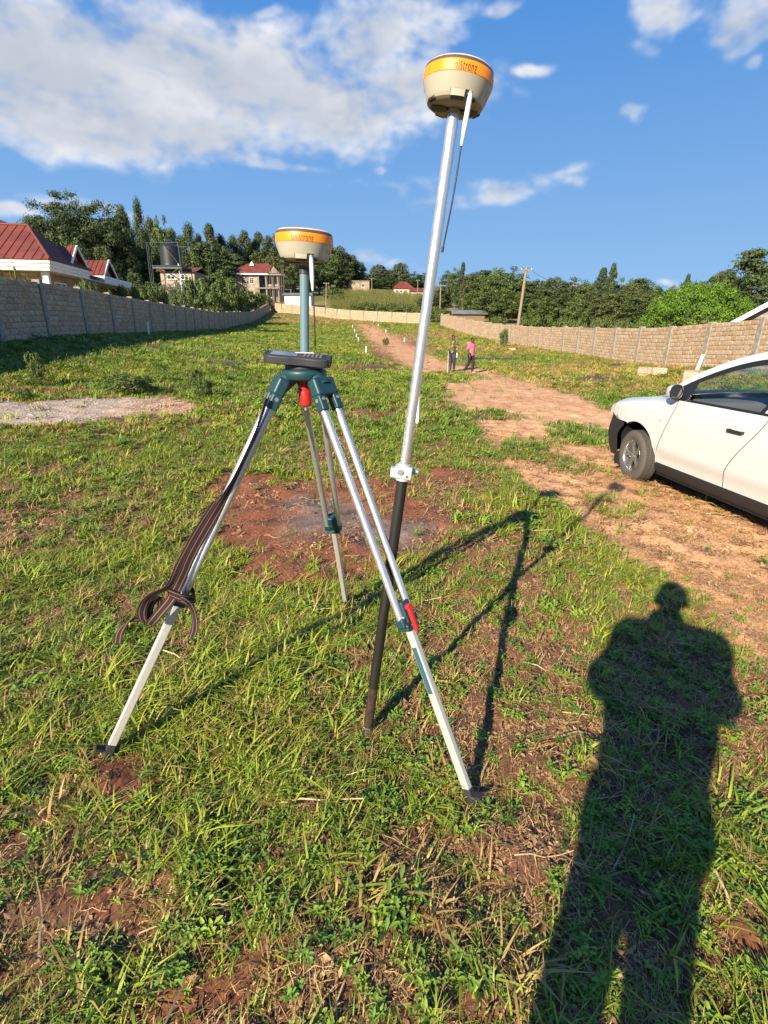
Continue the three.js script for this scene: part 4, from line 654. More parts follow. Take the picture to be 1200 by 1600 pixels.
{ // two storey house on the hillside
  const d = 156, p = atDist(404, 440, d), yb = heightTo(472, d), ye = heightTo(434, d), yr = heightTo(417, d), sx = d / 857;
  const t = thing('villa', 'two storey villa with red hipped roof and scaffold poles on the hillside', 'house', V3(p.x, 0, p.z));
  const X = px => (px - 404) * sx;
  const pinkWall = mat([0.52, 0.42, 0.32], 0.92, { map: blockTex });
  part('wall', box(X(408) - X(369), ye - yb + 4, 8, (X(408) + X(369)) / 2, (ye + yb - 4) / 2, 0), pinkWall, t);
  part('wing', box(X(438) - X(408), ye - yb + 4, 5.6, (X(438) + X(408)) / 2, (ye + yb - 4) / 2, -1.5), plasterGrey, t);
  part('floor_slab', box(X(440) - X(406), 0.3, 8.4, (X(440) + X(406)) / 2, (ye + yb) / 2 - 0.3, 0.3), plasterGrey, t);
  for (const px of [409, 420, 429, 438]) part('column', box(0.35, ye - yb + 3.4, 0.35, X(px), (ye + yb) / 2 - 1.7, 4.0), plasterGrey, t);
  const A = (x, y, z) => V3(x, y, z), l = X(366), r = X(443), z1 = 4.7, z0 = -4.6, e = ye;
  slope(t, A(l, e, z1), A(r, e, z1), A(X(420), yr, 0), A(X(390), yr, 0), roofRed, 0.7); slope(t, A(r, e, z0), A(l, e, z0), A(X(390), yr, 0), A(X(420), yr, 0), roofRed, 0.7); slope(t, A(l, e, z0), A(l, e, z1), A(X(390), yr, 0), A(X(390), yr, 0), roofRed, 0.7); slope(t, A(r, e, z1), A(r, e, z0), A(X(420), yr, 0), A(X(420), yr, 0), roofRed, 0.7);
  // gablet over the entrance side
  slope(t, A(X(424), e, 5.4), A(X(424), e, 0), A(X(433), e + 1.9, 0), A(X(433), e + 1.9, 5.4), roofRed, 0.7); slope(t, A(X(443), e, 0), A(X(443), e, 5.4), A(X(433), e + 1.9, 5.4), A(X(433), e + 1.9, 0), roofRed, 0.7);
  part('gable', quadGeo(A(X(425), e, 5.2), A(X(442), e, 5.2), A(X(433.1), e + 1.8, 5.2), A(X(433), e + 1.8, 5.2)), plasterGrey, t);
  part('gablet', merge([quadGeo(A(X(394), yr - 0.7, 1.7), A(X(401), yr - 0.7, 1.7), A(X(397.6), yr + 0.4, 1.7), A(X(397.5), yr + 0.4, 1.7))]), whitePaint, t);
  part('fascia', merge([box(r - l, 0.35, 0.1, (l + r) / 2, e - 0.15, z1 + 0.06), box(0.1, 0.35, z1 - z0, r + 0.06, e - 0.15, 0)]), whitePaint, t);
  const U = V3(1, 0, 0), O = V3(0, 0, 1);
  for (const [px, fy] of [[373, 0.62], [384, 0.62], [396, 0.62], [375, 0.12], [390, 0.12]]) windowOn(t, A(X(px), lerp(yb, ye, fy), 4.0), U, 1.0, 1.5, O, 2);
  for (const [px, fy] of [[412, 0.6], [423, 0.6], [431, 0.6], [412, 0.1], [424, 0.1]]) windowOn(t, A(X(px), lerp(yb, ye, fy), 1.3), U, 0.9, 1.7, O, 2);
  for (const px of [423, 427, 433, 437, 441, 444, 447]) part('scaffold_pole', rod(A(X(px), yb - 2, 5.6 + (px % 3) * 0.4), A(X(px) + 0.2, e + 0.6 + (px % 5) * 0.2, 5.6), 0.07, 0.06, 6), timber, t);
  part('scaffold_rail', rod(A(X(421), (ye + yb) / 2, 5.7), A(X(449), (ye + yb) / 2 + 0.1, 5.7), 0.06, 0.06, 6), timber, t);
}
function hutBox(name, label, px0, px1, pyTop, pyBase, d, roof, wallM, opts = {}) {  // simple houses in the distance, each with its own roof
  const pc = (px0 + px1) / 2, p = atDist(pc, pyTop, d), sx = d / 857, w = (px1 - px0) * sx, yt = heightTo(pyTop, d), yb = heightTo(pyBase, d), dep = opts.depth || w * 0.7, ridge = heightTo(opts.ridge ?? pyTop, d);
  const t = thing(name, label, opts.cat || 'house', V3(p.x, 0, p.z));
  part('wall', box(w, yt - yb + 3, dep, 0, (yt + yb - 3) / 2, 0), wallM, t);
  const A = (x, y, z) => V3(x, y, z), o = 0.45;
  if (roof === 'flat') part('parapet', merge([box(w + 0.3, 0.3, 0.3, 0, yt + 0.1, dep / 2), box(w + 0.3, 0.3, 0.3, 0, yt + 0.1, -dep / 2), box(0.3, 0.3, dep, w / 2, yt + 0.102, 0), box(0.3, 0.3, dep, -w / 2, yt + 0.102, 0)]), plasterGrey, t);
  else { const hw = w / 2 + o, hd = dep / 2 + o, m = opts.roofM || roofRed, k = roof === 'hip' ? w * 0.18 : hw; slope(t, A(-hw, yt, hd), A(hw, yt, hd), A(k, ridge, 0), A(-k, ridge, 0), m, 0.8); slope(t, A(hw, yt, -hd), A(-hw, yt, -hd), A(-k, ridge, 0), A(k, ridge, 0), m, 0.8); if (roof === 'hip') { slope(t, A(-hw, yt, -hd), A(-hw, yt, hd), A(-k, ridge, 0), A(-k, ridge, 0), m, 0.8); slope(t, A(hw, yt, hd), A(hw, yt, -hd), A(k, ridge, 0), A(k, ridge, 0), m, 0.8); } }
  for (const u of opts.windows || []) windowOn(t, A(-w / 2 + u * w, lerp(yb, yt, 0.35), dep / 2), V3(1, 0, 0), 1.1, (yt - yb) * 0.42, V3(0, 0, 1), 2);
  if (opts.door) part('door', box(1.1, (yt - yb) * 0.72, 0.08, -w / 2 + opts.door * w, yb + (yt - yb) * 0.36, dep / 2 + 0.03), timber, t);
  return t;
}
hutBox('unfinished_house', 'flat topped unfinished block house on the slope', 546, 577, 443, 456, 212, 'flat', plasterTan, { windows: [0.62], depth: 7 });
hutBox('farm_house', 'red roofed cream farm house among trees on the slope', 615, 645, 453, 462, 205, 'hip', mat([0.6, 0.5, 0.38], 0.9), { ridge: 442, windows: [0.1, 0.3], door: 0.6, depth: 7 });
hutBox('farm_house', 'low cream house with red roof right beside the poles', 642, 662, 457, 465, 196, 'gable', mat([0.58, 0.47, 0.36], 0.9), { ridge: 451, windows: [0.4], depth: 5 });
hutBox('tin_shed', 'long timber shed with grey tin roof above the stepped wall', 708, 755, 490, 503, 98, 'gable', timber, { ridge: 484, roofM: tin, depth: 3.2, cat: 'shed', door: 0.2 });
hutBox('roadside_shelter', 'small white walled shelter below the villa', 447, 487, 464, 474, 140, 'gable', whitePaint, { ridge: 460, roofM: tin, depth: 4, cat: 'shed' });
hutBox('block_house', 'red roofed pale house behind the water tank', 262, 312, 432, 450, 84, 'gable', mat([0.56, 0.44, 0.33], 0.9, { map: blockTex }), { ridge: 424, windows: [0.2, 0.6], depth: 5, roofM: roofRed });

// ---------------------------------------------------------------- water tank on a steel tower
{
  const d = 58, p = footAt(280, d), t = thing('water_tower', 'black water tank on a tall steel frame behind the old wall', 'water tank', V3(p.x, 0, p.z));
  const yb = p.y - 0.3, yp = heightTo(424, d), yt = heightTo(391, d), w = 1.35;
  part('tank', lathe([[0, yp + 0.05], [1.0, yp + 0.05], [1.06, yp + 0.12], ...Array.from({ length: 9 }, (_, i) => [[1.06, yp + 0.2 + i * 0.2], [1.03, yp + 0.25 + i * 0.2]]).flat(), [0.95, yt - 0.2], [0.35, yt + 0.1], [0.34, yt + 0.22], [0, yt + 0.24]], 36), phys([0.02, 0.022, 0.025], 0.45), t);
  part('platform', merge([box(2.9, 0.12, 2.9, 0, yp - 0.02, 0), box(2.95, 0.2, 0.12, 0, yp - 0.15, 1.4), box(2.95, 0.2, 0.12, 0, yp - 0.15, -1.4)]), steelGrey, t);
  for (const [sx, sz] of [[-1, -1], [1, -1], [-1, 1], [1, 1]]) part('leg', rod(V3(sx * (w + 0.25), yb, sz * (w + 0.25)), V3(sx * w, yt + 0.05, sz * w), 0.055, 0.045, 8), steelGrey, t);
  for (const sz of [-1, 1]) for (let k = 0; k < 3; k++) { const a = lerp(yb, yp, k / 3), b = lerp(yb, yp, (k + 1) / 3); part('brace', merge([rod(V3(-w - 0.1, a, sz * (w + 0.1)), V3(w + 0.1, b, sz * (w + 0.1)), 0.035, 0.035, 6), rod(V3(w + 0.1, a, sz * (w + 0.13)), V3(-w - 0.1, b, sz * (w + 0.13)), 0.035, 0.035, 6), rod(V3(-w - 0.1, b, sz * (w + 0.16)), V3(w + 0.1, b, sz * (w + 0.16)), 0.04, 0.04, 6)]), steelGrey, t); }
  part('guard_rail', merge([rod(V3(-w, yt, w), V3(w, yt, w), 0.035, 0.035, 6), rod(V3(-w, yt, -w), V3(w, yt, -w), 0.035, 0.035, 6), rod(V3(-w, yt, -w), V3(-w, yt, w), 0.035, 0.035, 6), rod(V3(w, yt, -w), V3(w, yt, w), 0.035, 0.035, 6), rod(V3(w, yp, w), V3(-w * 0.2, yt, w), 0.03, 0.03, 6)]), steelGrey, t);
  part('ladder', merge([rod(V3(-w - 0.4, yb, w), V3(-w - 0.25, yt, w), 0.03, 0.03, 6), rod(V3(-w - 0.4, yb, w + 0.4), V3(-w - 0.25, yt, w + 0.4), 0.03, 0.03, 6), ...Array.from({ length: 16 }, (_, i) => { const y = lerp(yb + 0.2, yt - 0.1, i / 15), x = lerp(-w - 0.4, -w - 0.25, i / 15); return rod(V3(x, y, w), V3(x, y, w + 0.4), 0.02, 0.02, 5); })]), steelGrey, t);
  part('pipe', rod(V3(w + 0.1, yb, w + 0.3), V3(w - 0.3, yp + 0.3, w - 0.3), 0.05, 0.05, 6), whitePaint, t);
}
// ---------------------------------------------------------------- utility poles and wires
{
  const pm = mat([0.27, 0.20, 0.14], 0.9), wires = phys([0.02, 0.02, 0.02], 0.5);
  const tops = [];
  const up = (px0, py0, px1, py1, d, r, label) => { const a = atDist(px0, py0, d), b = atDist(px1, py1, d); a.y = TPS(a.x, a.z) - 0.4; const t = thing('utility_pole', label, 'utility pole', V3(a.x, 0, a.z), 'power line poles'); const o = p => p.clone().sub(t.position); part('shaft', rod(o(a), o(b), r * 1.25, r, 10), pm, t); const q = o(b).lerp(o(a), 0.04); part('cross_arm', box(1.3, 0.1, 0.1, q.x, q.y, q.z + r), pm, t); for (const s of [-0.55, 0.55]) part('insulator', lathe([[0, 0], [0.05, 0.02], [0.04, 0.1], [0, 0.14]], 10).translate(q.x + s, q.y + 0.05, q.z + r), whitePaint, t); tops.push(b); return b; };
  up(808, 505, 823, 417, 62, 0.14, 'thick leaning timber pole just behind the pale wall');
  up(509, 482, 510, 441, 128, 0.10, 'thin pale pole at the edge of the maize');
  up(581, 464, 581, 434, 200, 0.12, 'pole standing right of the flat topped house');
  up(652, 466, 653, 437, 190, 0.12, 'pole standing between the two red roofed houses');
  up(687, 492, 689, 444, 112, 0.11, 'pole rising from the hedge where the walls end');
  up(705, 470, 709, 441, 150, 0.12, 'pole leaning before the brown treetop'); up(898, 480, 901, 444, 95, 0.10, 'pale pole half hidden in the dark trees');
  const wire = (a, b, sag) => { const m = a.clone().lerp(b, 0.5); m.y -= sag; return new THREE.TubeGeometry(new THREE.QuadraticBezierCurve3(a, m, b), 24, 0.018, 5); };
  const W = tag(part(numbered('power_line'), merge([wire(tops[4], tops[0], 2), wire(tops[4].clone().setY(tops[4].y - 0.5), tops[0].clone().setY(tops[0].y - 0.5), 2), wire(tops[3], tops[4], 2), wire(tops[2], tops[3], 2), wire(tops[0], tops[6], 1.5), wire(tops[6], V3(70, tops[6].y, -70), 2), wire(tops[1], tops[2], 2)]), wires, scene), 'thin power lines strung between the timber poles', 'power line');
}
// ---------------------------------------------------------------- white marker pegs and loose blocks
{
  const pvc = mat([0.78, 0.78, 0.76], 0.5);
  const peg = (px, py, h, r, label, group, lean = 0) => { const p = onGround(px, py); const t = thing('marker_peg', label, 'marker peg', p, group); part('pipe', new THREE.CylinderGeometry(r, r, h + 0.15, 14, 1, true).translate(0, h / 2 - 0.075, 0), pvc, t); part('rim', new THREE.TorusGeometry(r, r * 0.12, 6, 14).rotateX(Math.PI / 2).translate(0, h, 0), pvc, t); t.rotation.z = lean; return t; };
  peg(652, 665, 0.42, 0.028, 'tall white pipe peg in grass behind the silver pole'); peg(733, 568, 0.42, 0.05, 'white pipe peg standing between the two walking men', null, -0.15); peg(1086, 586, 0.75, 0.06, 'tall white pipe by the stone wall above the car bonnet', null, -0.2);
  for (const [x, y] of [[551, 512], [554, 519], [557, 527], [560, 534], [591, 510], [603, 520], [632, 534], [584, 503], [572, 551], [650, 600]]) peg(x, y, 0.42, 0.055, 'small white plot peg along the cleared earth strip', 'plot pegs along the earth strip');
  peg(233, 524, 0.7, 0.05, 'white pipe peg at the foot of the old wall'); peg(813, 503, 0.5, 0.05, 'white pipe peg by the far pale wall'); peg(998, 513, 1.9, 0.06, 'white pipe standing against the stone wall top');
  const r = rng(4);
  const slab = (px, py, w, h, d, a, label) => { const p = onGround(px, py); const m = solo('loose_block', roughBlock(w, h, d, r), blockMats[4], label, 'stone block'); m.position.copy(p).setY(p.y + h / 2 - 0.02); m.rotation.y = a; };
  slab(1010, 588, 0.55, 0.36, 0.4, 0.3, 'pale stone block lying on the grass, left of a pair'); slab(1027, 588, 0.5, 0.34, 0.4, -0.2, 'pale stone block lying on the grass, right of a pair'); slab(1085, 598, 0.6, 0.4, 0.5, 0.5, 'pale stone block half hidden behind the car'); slab(800, 548, 0.5, 0.25, 0.3, 0.2, 'flat pale stone beside the wall shrub');
  const brick = solo('clay_brick', rbox(0.10, 0.06, 0.075, 0.012), mat([0.42, 0.15, 0.07], 0.95, { map: blockTex, bumpMap: blockBump, bumpScale: 0.01 }), 'broken orange clay brick lying in grass beside the red soil', 'brick'); { const p = onGround(309, 768); brick.position.copy(p).setY(p.y + 0.026); brick.rotation.set(0.1, 0.3, 0.08); }
}
// ---------------------------------------------------------------- trees
function leafCrown(seed, clumps, perClump, leaf, tones, opt = {}) {   // clumps: [x, y, z, radius, flat]; many small bent leaves
  const r = rng(seed), pos = [], col = [], idx = [], g1 = () => (r() + r() + r() - 1.5) / 1.5;
  const n = new THREE.Vector3(), u = new THREE.Vector3(), v = new THREE.Vector3(), c = new THREE.Vector3();
  for (const [cx, cy, cz, cr, flat = 1] of clumps) {
    const cn = Math.round(perClump * (0.7 + 0.6 * r())), tone = r(), base = mixc(tones[0], tones[1], tone);
    for (let i = 0; i < cn; i++) {
      n.set(g1(), g1() * 0.9 + 0.1, g1()).normalize(); const rad = cr * Math.pow(r(), 0.42) * (0.8 + 0.4 * r());
      c.set(cx + n.x * rad, cy + n.y * rad * flat - (opt.droop || 0) * r() * cr, cz + n.z * rad);
      n.add(v.set(g1(), g1(), g1()).multiplyScalar(0.9)).normalize();
      u.set(g1(), g1() - (opt.droop || 0) * 1.5, g1()).cross(n).normalize(); v.crossVectors(n, u);
      const L = leaf * (0.6 + 0.8 * r()), w = L * (opt.slim || 0.55), k = pos.length / 3;
      const f = 0.72 + 0.56 * r(), t2 = r() < 0.12 ? tones[2] || tones[1] : base;
      for (const [a, b, d] of [[0, -1, 0], [1, -0.1, 0.16], [0, 1, 0], [-1, -0.1, 0.16]]) { pos.push(c.x + u.x * a * w * 0.5 + v.x * b * L * 0.5 + n.x * d * L, c.y + u.y * a * w * 0.5 + v.y * b * L * 0.5 + n.y * d * L, c.z + u.z * a * w * 0.5 + v.z * b * L * 0.5 + n.z * d * L); col.push(t2[0] * f, t2[1] * f, t2[2] * f); }
      idx.push(k, k + 1, k + 2, k, k + 2, k + 3);
    }
  }
  return geoFrom(pos, idx, null, col);
}
const leafMat = new THREE.MeshPhysicalMaterial({ vertexColors: true, roughness: 0.72, side: THREE.DoubleSide });
const barkMat = mat([0.16, 0.115, 0.075], 0.95), paleBark = mat([0.36, 0.29, 0.21], 0.9);
function limbs(base, top, clumps, r0, seed, nLimb, m = 0.25) {           // trunk with limbs that reach into some clumps
  const r = rng(seed), gs = [], bend = [V3(0, 0, 0), V3((r() - 0.5) * 0.5, base * 0.6, (r() - 0.5) * 0.5), V3((r() - 0.5) * 0.6, top, (r() - 0.5) * 0.6)];
  const c = new THREE.CatmullRomCurve3(bend); const N = 8;
  for (let i = 0; i < N; i++) gs.push(rod(c.getPoint(i / N), c.getPoint((i + 1) / N), r0 * lerp(1, m, i / N), r0 * lerp(1, m, (i + 1) / N), 7, true));
  for (let k = 0; k < nLimb; k++) { const q = clumps[Math.floor(r() * clumps.length)], h = Math.min(0.95, Math.max(0.25, (q[1] * 0.72) / top)), a = c.getPoint(h), b = V3(q[0], q[1], q[2]), mid = a.clone().lerp(b, 0.5).add(V3(0, (q[1] - a.y) * 0.1, 0)); const R = r0 * lerp(0.5, 0.25, h); gs.push(rod(a, mid, R, R * 0.6, 5, true), rod(mid, b, R * 0.6, R * 0.2, 5, true)); }
  return merge(gs);
}
const KINDS = {};
function kind(name, clumps, crownArgs, trunkArgs, bark = barkMat) { const [seed, per, leaf, tones, opt] = crownArgs; (KINDS[name] ||= []).push({ crown: leafCrown(seed, clumps, per, leaf, tones, opt), trunk: limbs(trunkArgs[0], trunkArgs[1], clumps, trunkArgs[2], seed + 1, trunkArgs[3]), bark, H: Math.max(...clumps.map(c => c[1] + c[3] * 0.9)), W: 2 * Math.max(...clumps.map(c => Math.hypot(c[0], c[2]) + c[3] * 0.9)) }); }
{
  const DARK = [[0.034, 0.058, 0.014], [0.062, 0.096, 0.020], [0.10, 0.125, 0.026]], MID = [[0.052, 0.090, 0.016], [0.088, 0.130, 0.021], [0.135, 0.165, 0.03]], OLIVE = [[0.055, 0.075, 0.018], [0.085, 0.105, 0.026], [0.12, 0.125, 0.03]], BRIGHT = [[0.055, 0.130, 0.006], [0.105, 0.20, 0.007], [0.155, 0.24, 0.012]], BLUEG = [[0.030, 0.058, 0.028], [0.05, 0.085, 0.038], [0.07, 0.10, 0.035]];
  for (let v = 0; v < 3; v++) {                                              // tall slender eucalyptus: stacked sparse tufts up a pale trunk
    const r = rng(100 + v), cl = []; for (let i = 0; i < 54; i++) { const h = Math.pow(i / 54, 0.9), y = 2.6 + h * 11, w = (2.1 * Math.sin(Math.PI * Math.min(1, 0.22 + h * 0.8)) + 0.15) * (0.5 + 0.7 * r()), a = r() * 6.283; cl.push([Math.cos(a) * w, y, Math.sin(a) * w, 0.75 + 0.45 * r(), 1.15]); }
    kind('eucalyptus', cl, [200 + v, 120, 0.36, v === 1 ? OLIVE : DARK, { droop: 0.5, slim: 0.4 }], [3, 13.2, 0.24, 14], paleBark);
  }
  for (let v = 0; v < 2; v++) {                                              // grevillea and cypress: conical
    const r = rng(120 + v), cl = []; for (let i = 0; i < 80; i++) { const h = i / 80, y = 1.4 + h * 8.4, w = (1 - h) * (v ? 2.2 : 2.8) * (0.45 + 0.65 * r()), a = r() * 6.283; cl.push([Math.cos(a) * w, y, Math.sin(a) * w, 0.28 + 0.7 * (1 - h) + 0.12 * r(), 0.8]); }
    kind('conifer', cl, [220 + v, 90, 0.26, v ? BLUEG : DARK, { slim: 0.4 }], [3, 9.6, 0.2, 10]);
  }
  for (let v = 0; v < 4; v++) {                                              // broad leafed, uneven crown with hollows
    const r = rng(140 + v), cl = [], tall = v & 1; let n = 0; while (cl.length < 105 && n++ < 4000) { const a = r() * 6.283, e = Math.asin(r() * 2 - 1), q = 0.45 + 0.6 * Math.sqrt(r()), rx = tall ? 1.9 : 2.7, ry = tall ? 4.0 : 3.0, x = Math.cos(a) * Math.cos(e), y = Math.sin(e), z = Math.sin(a) * Math.cos(e); if (fbm(x * 1.6 + v * 9, y * 1.8 + z * 1.3 + 4, 2) < -0.20) continue; const b = 1 + 0.35 * fbm(x * 2.2 + v * 5 + 30, z * 2.2 + y * 1.7, 2); const sh = y < 0 ? 0.85 : 1 - 0.25 * y * (tall ? 1.6 : 1); cl.push([x * rx * q * b * sh, 4.6 + y * ry * q * b + (tall ? 1 : 0), z * rx * q * b * sh, 0.42 + 0.42 * r() * r() + 0.12, 0.85]); }
    kind('broadleaf', cl, [240 + v, 64, 0.285, [MID, DARK, OLIVE, DARK][v], {}], [2.0, 6, 0.22, 10]);
  }
  { const r = rng(160), cl = []; for (let i = 0; i < 300; i++) { const a = r() * 6.283, R = 7.8 * Math.sqrt(r()), y = 5.6 + 7.2 * Math.pow(r(), 0.6) * Math.sqrt(Math.max(0, 1 - (R / 8.2) ** 2)) * (0.55 + 0.45 * r()) + Math.sin(a * 3) * 0.5; cl.push([Math.cos(a) * R, y, Math.sin(a) * R, 0.8 + 0.5 * r(), 0.5]); } kind('umbrella', cl, [260, 110, 0.30, [[0.035, 0.058, 0.014], [0.055, 0.085, 0.02], [0.085, 0.11, 0.025]], { slim: 0.4 }], [4, 9.5, 0.5, 12]); }
  { const r = rng(170), cl = []; for (let i = 0; i < 270; i++) { const a = r() * 6.283, e = Math.asin(Math.pow(r(), 0.9) * 0.98), s = 0.93 + 0.1 * r() + 0.05 * Math.sin(a * 5); cl.push([Math.cos(a) * Math.cos(e) * 4.9 * s, 1.0 + Math.sin(e) * 4.7 * s, Math.sin(a) * Math.cos(e) * 4.9 * s, 0.55 + 0.3 * r(), 0.7]); } kind('dome', cl, [270, 150, 0.19, BRIGHT, { slim: 0.45, droop: 0.25 }], [1.2, 4, 0.4, 16]); }
  for (let v = 0; v < 2; v++) { const r = rng(180 + v), cl = []; for (let i = 0; i < 34; i++) { const a = r() * 6.283, R = 1.25 * Math.sqrt(r()), y = 0.5 + 1.7 * r() * (1 - R * 0.3); cl.push([Math.cos(a) * R, y, Math.sin(a) * R, 0.3 + 0.22 * r(), 0.9]); } kind('bush', cl, [280 + v, 80, 0.16, v ? [[0.075, 0.115, 0.018], [0.11, 0.15, 0.025], [0.15, 0.17, 0.035]] : MID, {}], [0.6, 1.6, 0.07, 8]); }
}
let treeSeed = 500;
function tree(kindName, px, pyTop, d, wPx, name, label, group, opt = {}) {
  const L = KINDS[kindName], r = rng(treeSeed++), k = L[opt.v ?? Math.floor(r() * L.length)], p = atDist(px, pyTop, d); const y = TPS(p.x, p.z) - 0.15;
  const h = opt.h ?? heightTo(pyTop, d) - y, sc = h / k.H, w = wPx ? wPx * (opt.wide || 1) * d / 857 / k.W : sc;
  const t = thing(name, label, opt.cat || 'tree', V3(p.x, y, p.z), group);
  part('trunk', k.trunk, k.bark, t); part('crown', k.crown, leafMat, t); t.scale.set(w, sc, w); t.rotation.y = r() * 6.283; return t;
}
// the wooded hillside behind the houses, left
const hillSpot = px => px < 170 ? 'beneath and behind the huge flat crowned tree' : px < 240 ? 'between the flat crowned tree and the water tank' : px < 300 ? 'standing behind the water tank' : px < 366 ? 'between the water tank and the two storey villa' : px < 441 ? 'rising behind the two storey villa' : 'between the villa and the flat topped block house';
const beltSpot = px => px < 765 ? 'near the tin roofed shed' : px < 830 ? 'around the thick leaning pole' : px < 935 ? 'between the leaning pole and the pointed conifers' : px < 1030 ? 'around the pointed conifers' : 'behind the mango tree';
const GH = 'hillside wood trees';
tree('umbrella', 118, 317, 92, 178, 'umbrella_tree', 'huge flat crowned tree towering behind the bungalow', null);
tree('eucalyptus', 214, 323, 112, 34, 'eucalyptus_tree', 'tallest slender eucalyptus rising beside the flat crowned tree', null, { v: 0 });
for (const [px, py, d, w] of [[190, 334, 118, 30], [234, 350, 140, 28], [176, 352, 116, 36], [268, 366, 150, 28], [294, 358, 160, 30], [326, 359, 175, 30], [310, 374, 165, 26], [344, 373, 180, 28], [363, 375, 185, 28], [382, 369, 190, 30], [404, 371, 195, 32], [419, 376, 190, 30], [282, 376, 170, 26], [434, 372, 200, 34], [451, 380, 205, 32], [470, 384, 210, 32], [490, 388, 215, 34], [508, 387, 220, 36], [222, 368, 150, 30], [203, 372, 130, 28], [336, 384, 190, 26], [372, 388, 200, 28], [395, 385, 205, 28], [254, 380, 170, 24]]) tree('eucalyptus', px, py, d, w * 1.45, 'eucalyptus_tree', 'slender eucalyptus ' + hillSpot(px), GH);
tree('broadleaf', 250, 347, 104, 40, 'broadleaf_tree', 'yellow green leafy tree beside the water tank', null, { v: 0 });
for (const [px, py, d, w] of [[525, 390, 225, 44], [542, 399, 232, 38], [556, 410, 238, 30], [512, 400, 205, 40], [498, 412, 190, 44], [532, 418, 210, 40], [475, 410, 180, 36], [452, 405, 175, 34], [430, 405, 178, 36], [300, 398, 120, 44], [330, 400, 130, 44], [350, 410, 150, 36], [225, 395, 100, 40], [198, 400, 95, 38], [160, 392, 84, 44], [60, 372, 84, 60], [110, 380, 82, 50], [280, 402, 112, 40], [370, 405, 170, 34], [208, 425, 78, 26], [185, 412, 86, 30], [240, 392, 120, 40], [262, 398, 125, 40], [318, 385, 160, 36], [345, 392, 170, 36], [362, 396, 178, 36], [390, 398, 190, 36], [410, 396, 190, 36], [420, 410, 185, 34], [440, 392, 200, 36], [460, 396, 200, 36], [480, 398, 205, 36], [515, 410, 220, 40], [548, 420, 235, 36], [216, 405, 110, 36], [172, 380, 100, 40], [150, 372, 100, 44], [90, 366, 96, 50], [130, 360, 100, 50], [64, 352, 100, 44]]) tree('broadleaf', px, py, d, w, 'broadleaf_tree', 'bushy dark tree ' + hillSpot(px), GH, { wide: 1.35 });
// the far skyline in the middle
for (const [px, py, d, w] of [[592, 416, 250, 26], [625, 413, 250, 26], [606, 424, 255, 30], [641, 426, 250, 28], [575, 430, 255, 30], [660, 428, 240, 28], [612, 432, 240, 26], [648, 436, 235, 30], [590, 436, 240, 34], [630, 438, 230, 26]]) tree('broadleaf', px, py, d, w, 'broadleaf_tree', 'dark tree on the skyline above the red roofed farm houses', 'skyline trees above the farm', { wide: 1.4 });
// trees behind the pale wall, right
const GR = 'tree belt behind the pale wall';
tree('conifer', 724, 412, 130, 34, 'conifer_tree', 'slim dark conifer above the tin roofed shed', null, { v: 1 });
tree('conifer', 960, 411, 84, 60, 'conifer_tree', 'tallest pointed conifer in the belt behind the pale wall', null, { v: 0 }); tree('conifer', 944, 418, 86, 60, 'conifer_tree', 'pointed conifer close left of the tallest one', null, { v: 1 }); tree('conifer', 1077, 426, 95, 34, 'conifer_tree', 'small pointed conifer behind the bright round tree', null, { v: 1 });
for (const [px, py, d, w, v] of [[702, 424, 140, 30], [713, 420, 135, 26], [740, 426, 125, 36], [758, 422, 118, 36], [790, 417, 110, 54], [772, 428, 105, 40], [812, 428, 112, 40], [845, 436, 118, 44], [868, 432, 108, 44], [892, 432, 100, 44], [915, 440, 92, 40], [980, 432, 88, 40], [1002, 432, 90, 40], [1020, 438, 92, 38], [930, 450, 80, 44], [965, 452, 76, 44], [1000, 456, 74, 40], [880, 456, 86, 44], [850, 462, 84, 44], [905, 462, 76, 40], [830, 458, 92, 40], [795, 452, 96, 46], [770, 455, 98, 40], [742, 452, 112, 34], [1058, 441, 100, 30], [1095, 438, 98, 30], [690, 452, 122, 30], [668, 462, 118, 34], [1036, 458, 80, 44], [728, 430, 130, 36], [750, 436, 120, 40], [775, 420, 112, 40], [802, 436, 108, 40], [826, 440, 110, 40], [858, 446, 100, 44], [902, 446, 92, 40], [925, 436, 90, 40], [990, 444, 84, 40], [1015, 450, 82, 36], [1048, 450, 90, 36], [1150, 440, 72, 50], [1160, 428, 70, 40]]) tree('broadleaf', px, py, d, w, 'broadleaf_tree', 'dark leafy tree behind the pale wall, ' + beltSpot(px), GR, { wide: 1.4 });
tree('dome', 1104, 432, 52, 186, 'mango_tree', 'broad bright green mango tree domed over the pale wall', null);
tree('broadleaf', 1132, 419, 78, 60, 'broadleaf_tree', 'olive brown crowned tree behind the mango tree', null, { v: 2 }); tree('broadleaf', 1181, 387, 66, 82, 'broadleaf_tree', 'tall dark tree rising beyond the mango tree', null, { v: 3 }); tree('broadleaf', 1215, 415, 62, 60, 'broadleaf_tree', 'dense tree beyond the dark roofed house', null, { v: 1 });
tree('eucalyptus', 724, 440, 118, 18, 'eucalyptus_tree', 'rusty leaved narrow tree near the tin roofed shed', null, { v: 1 });
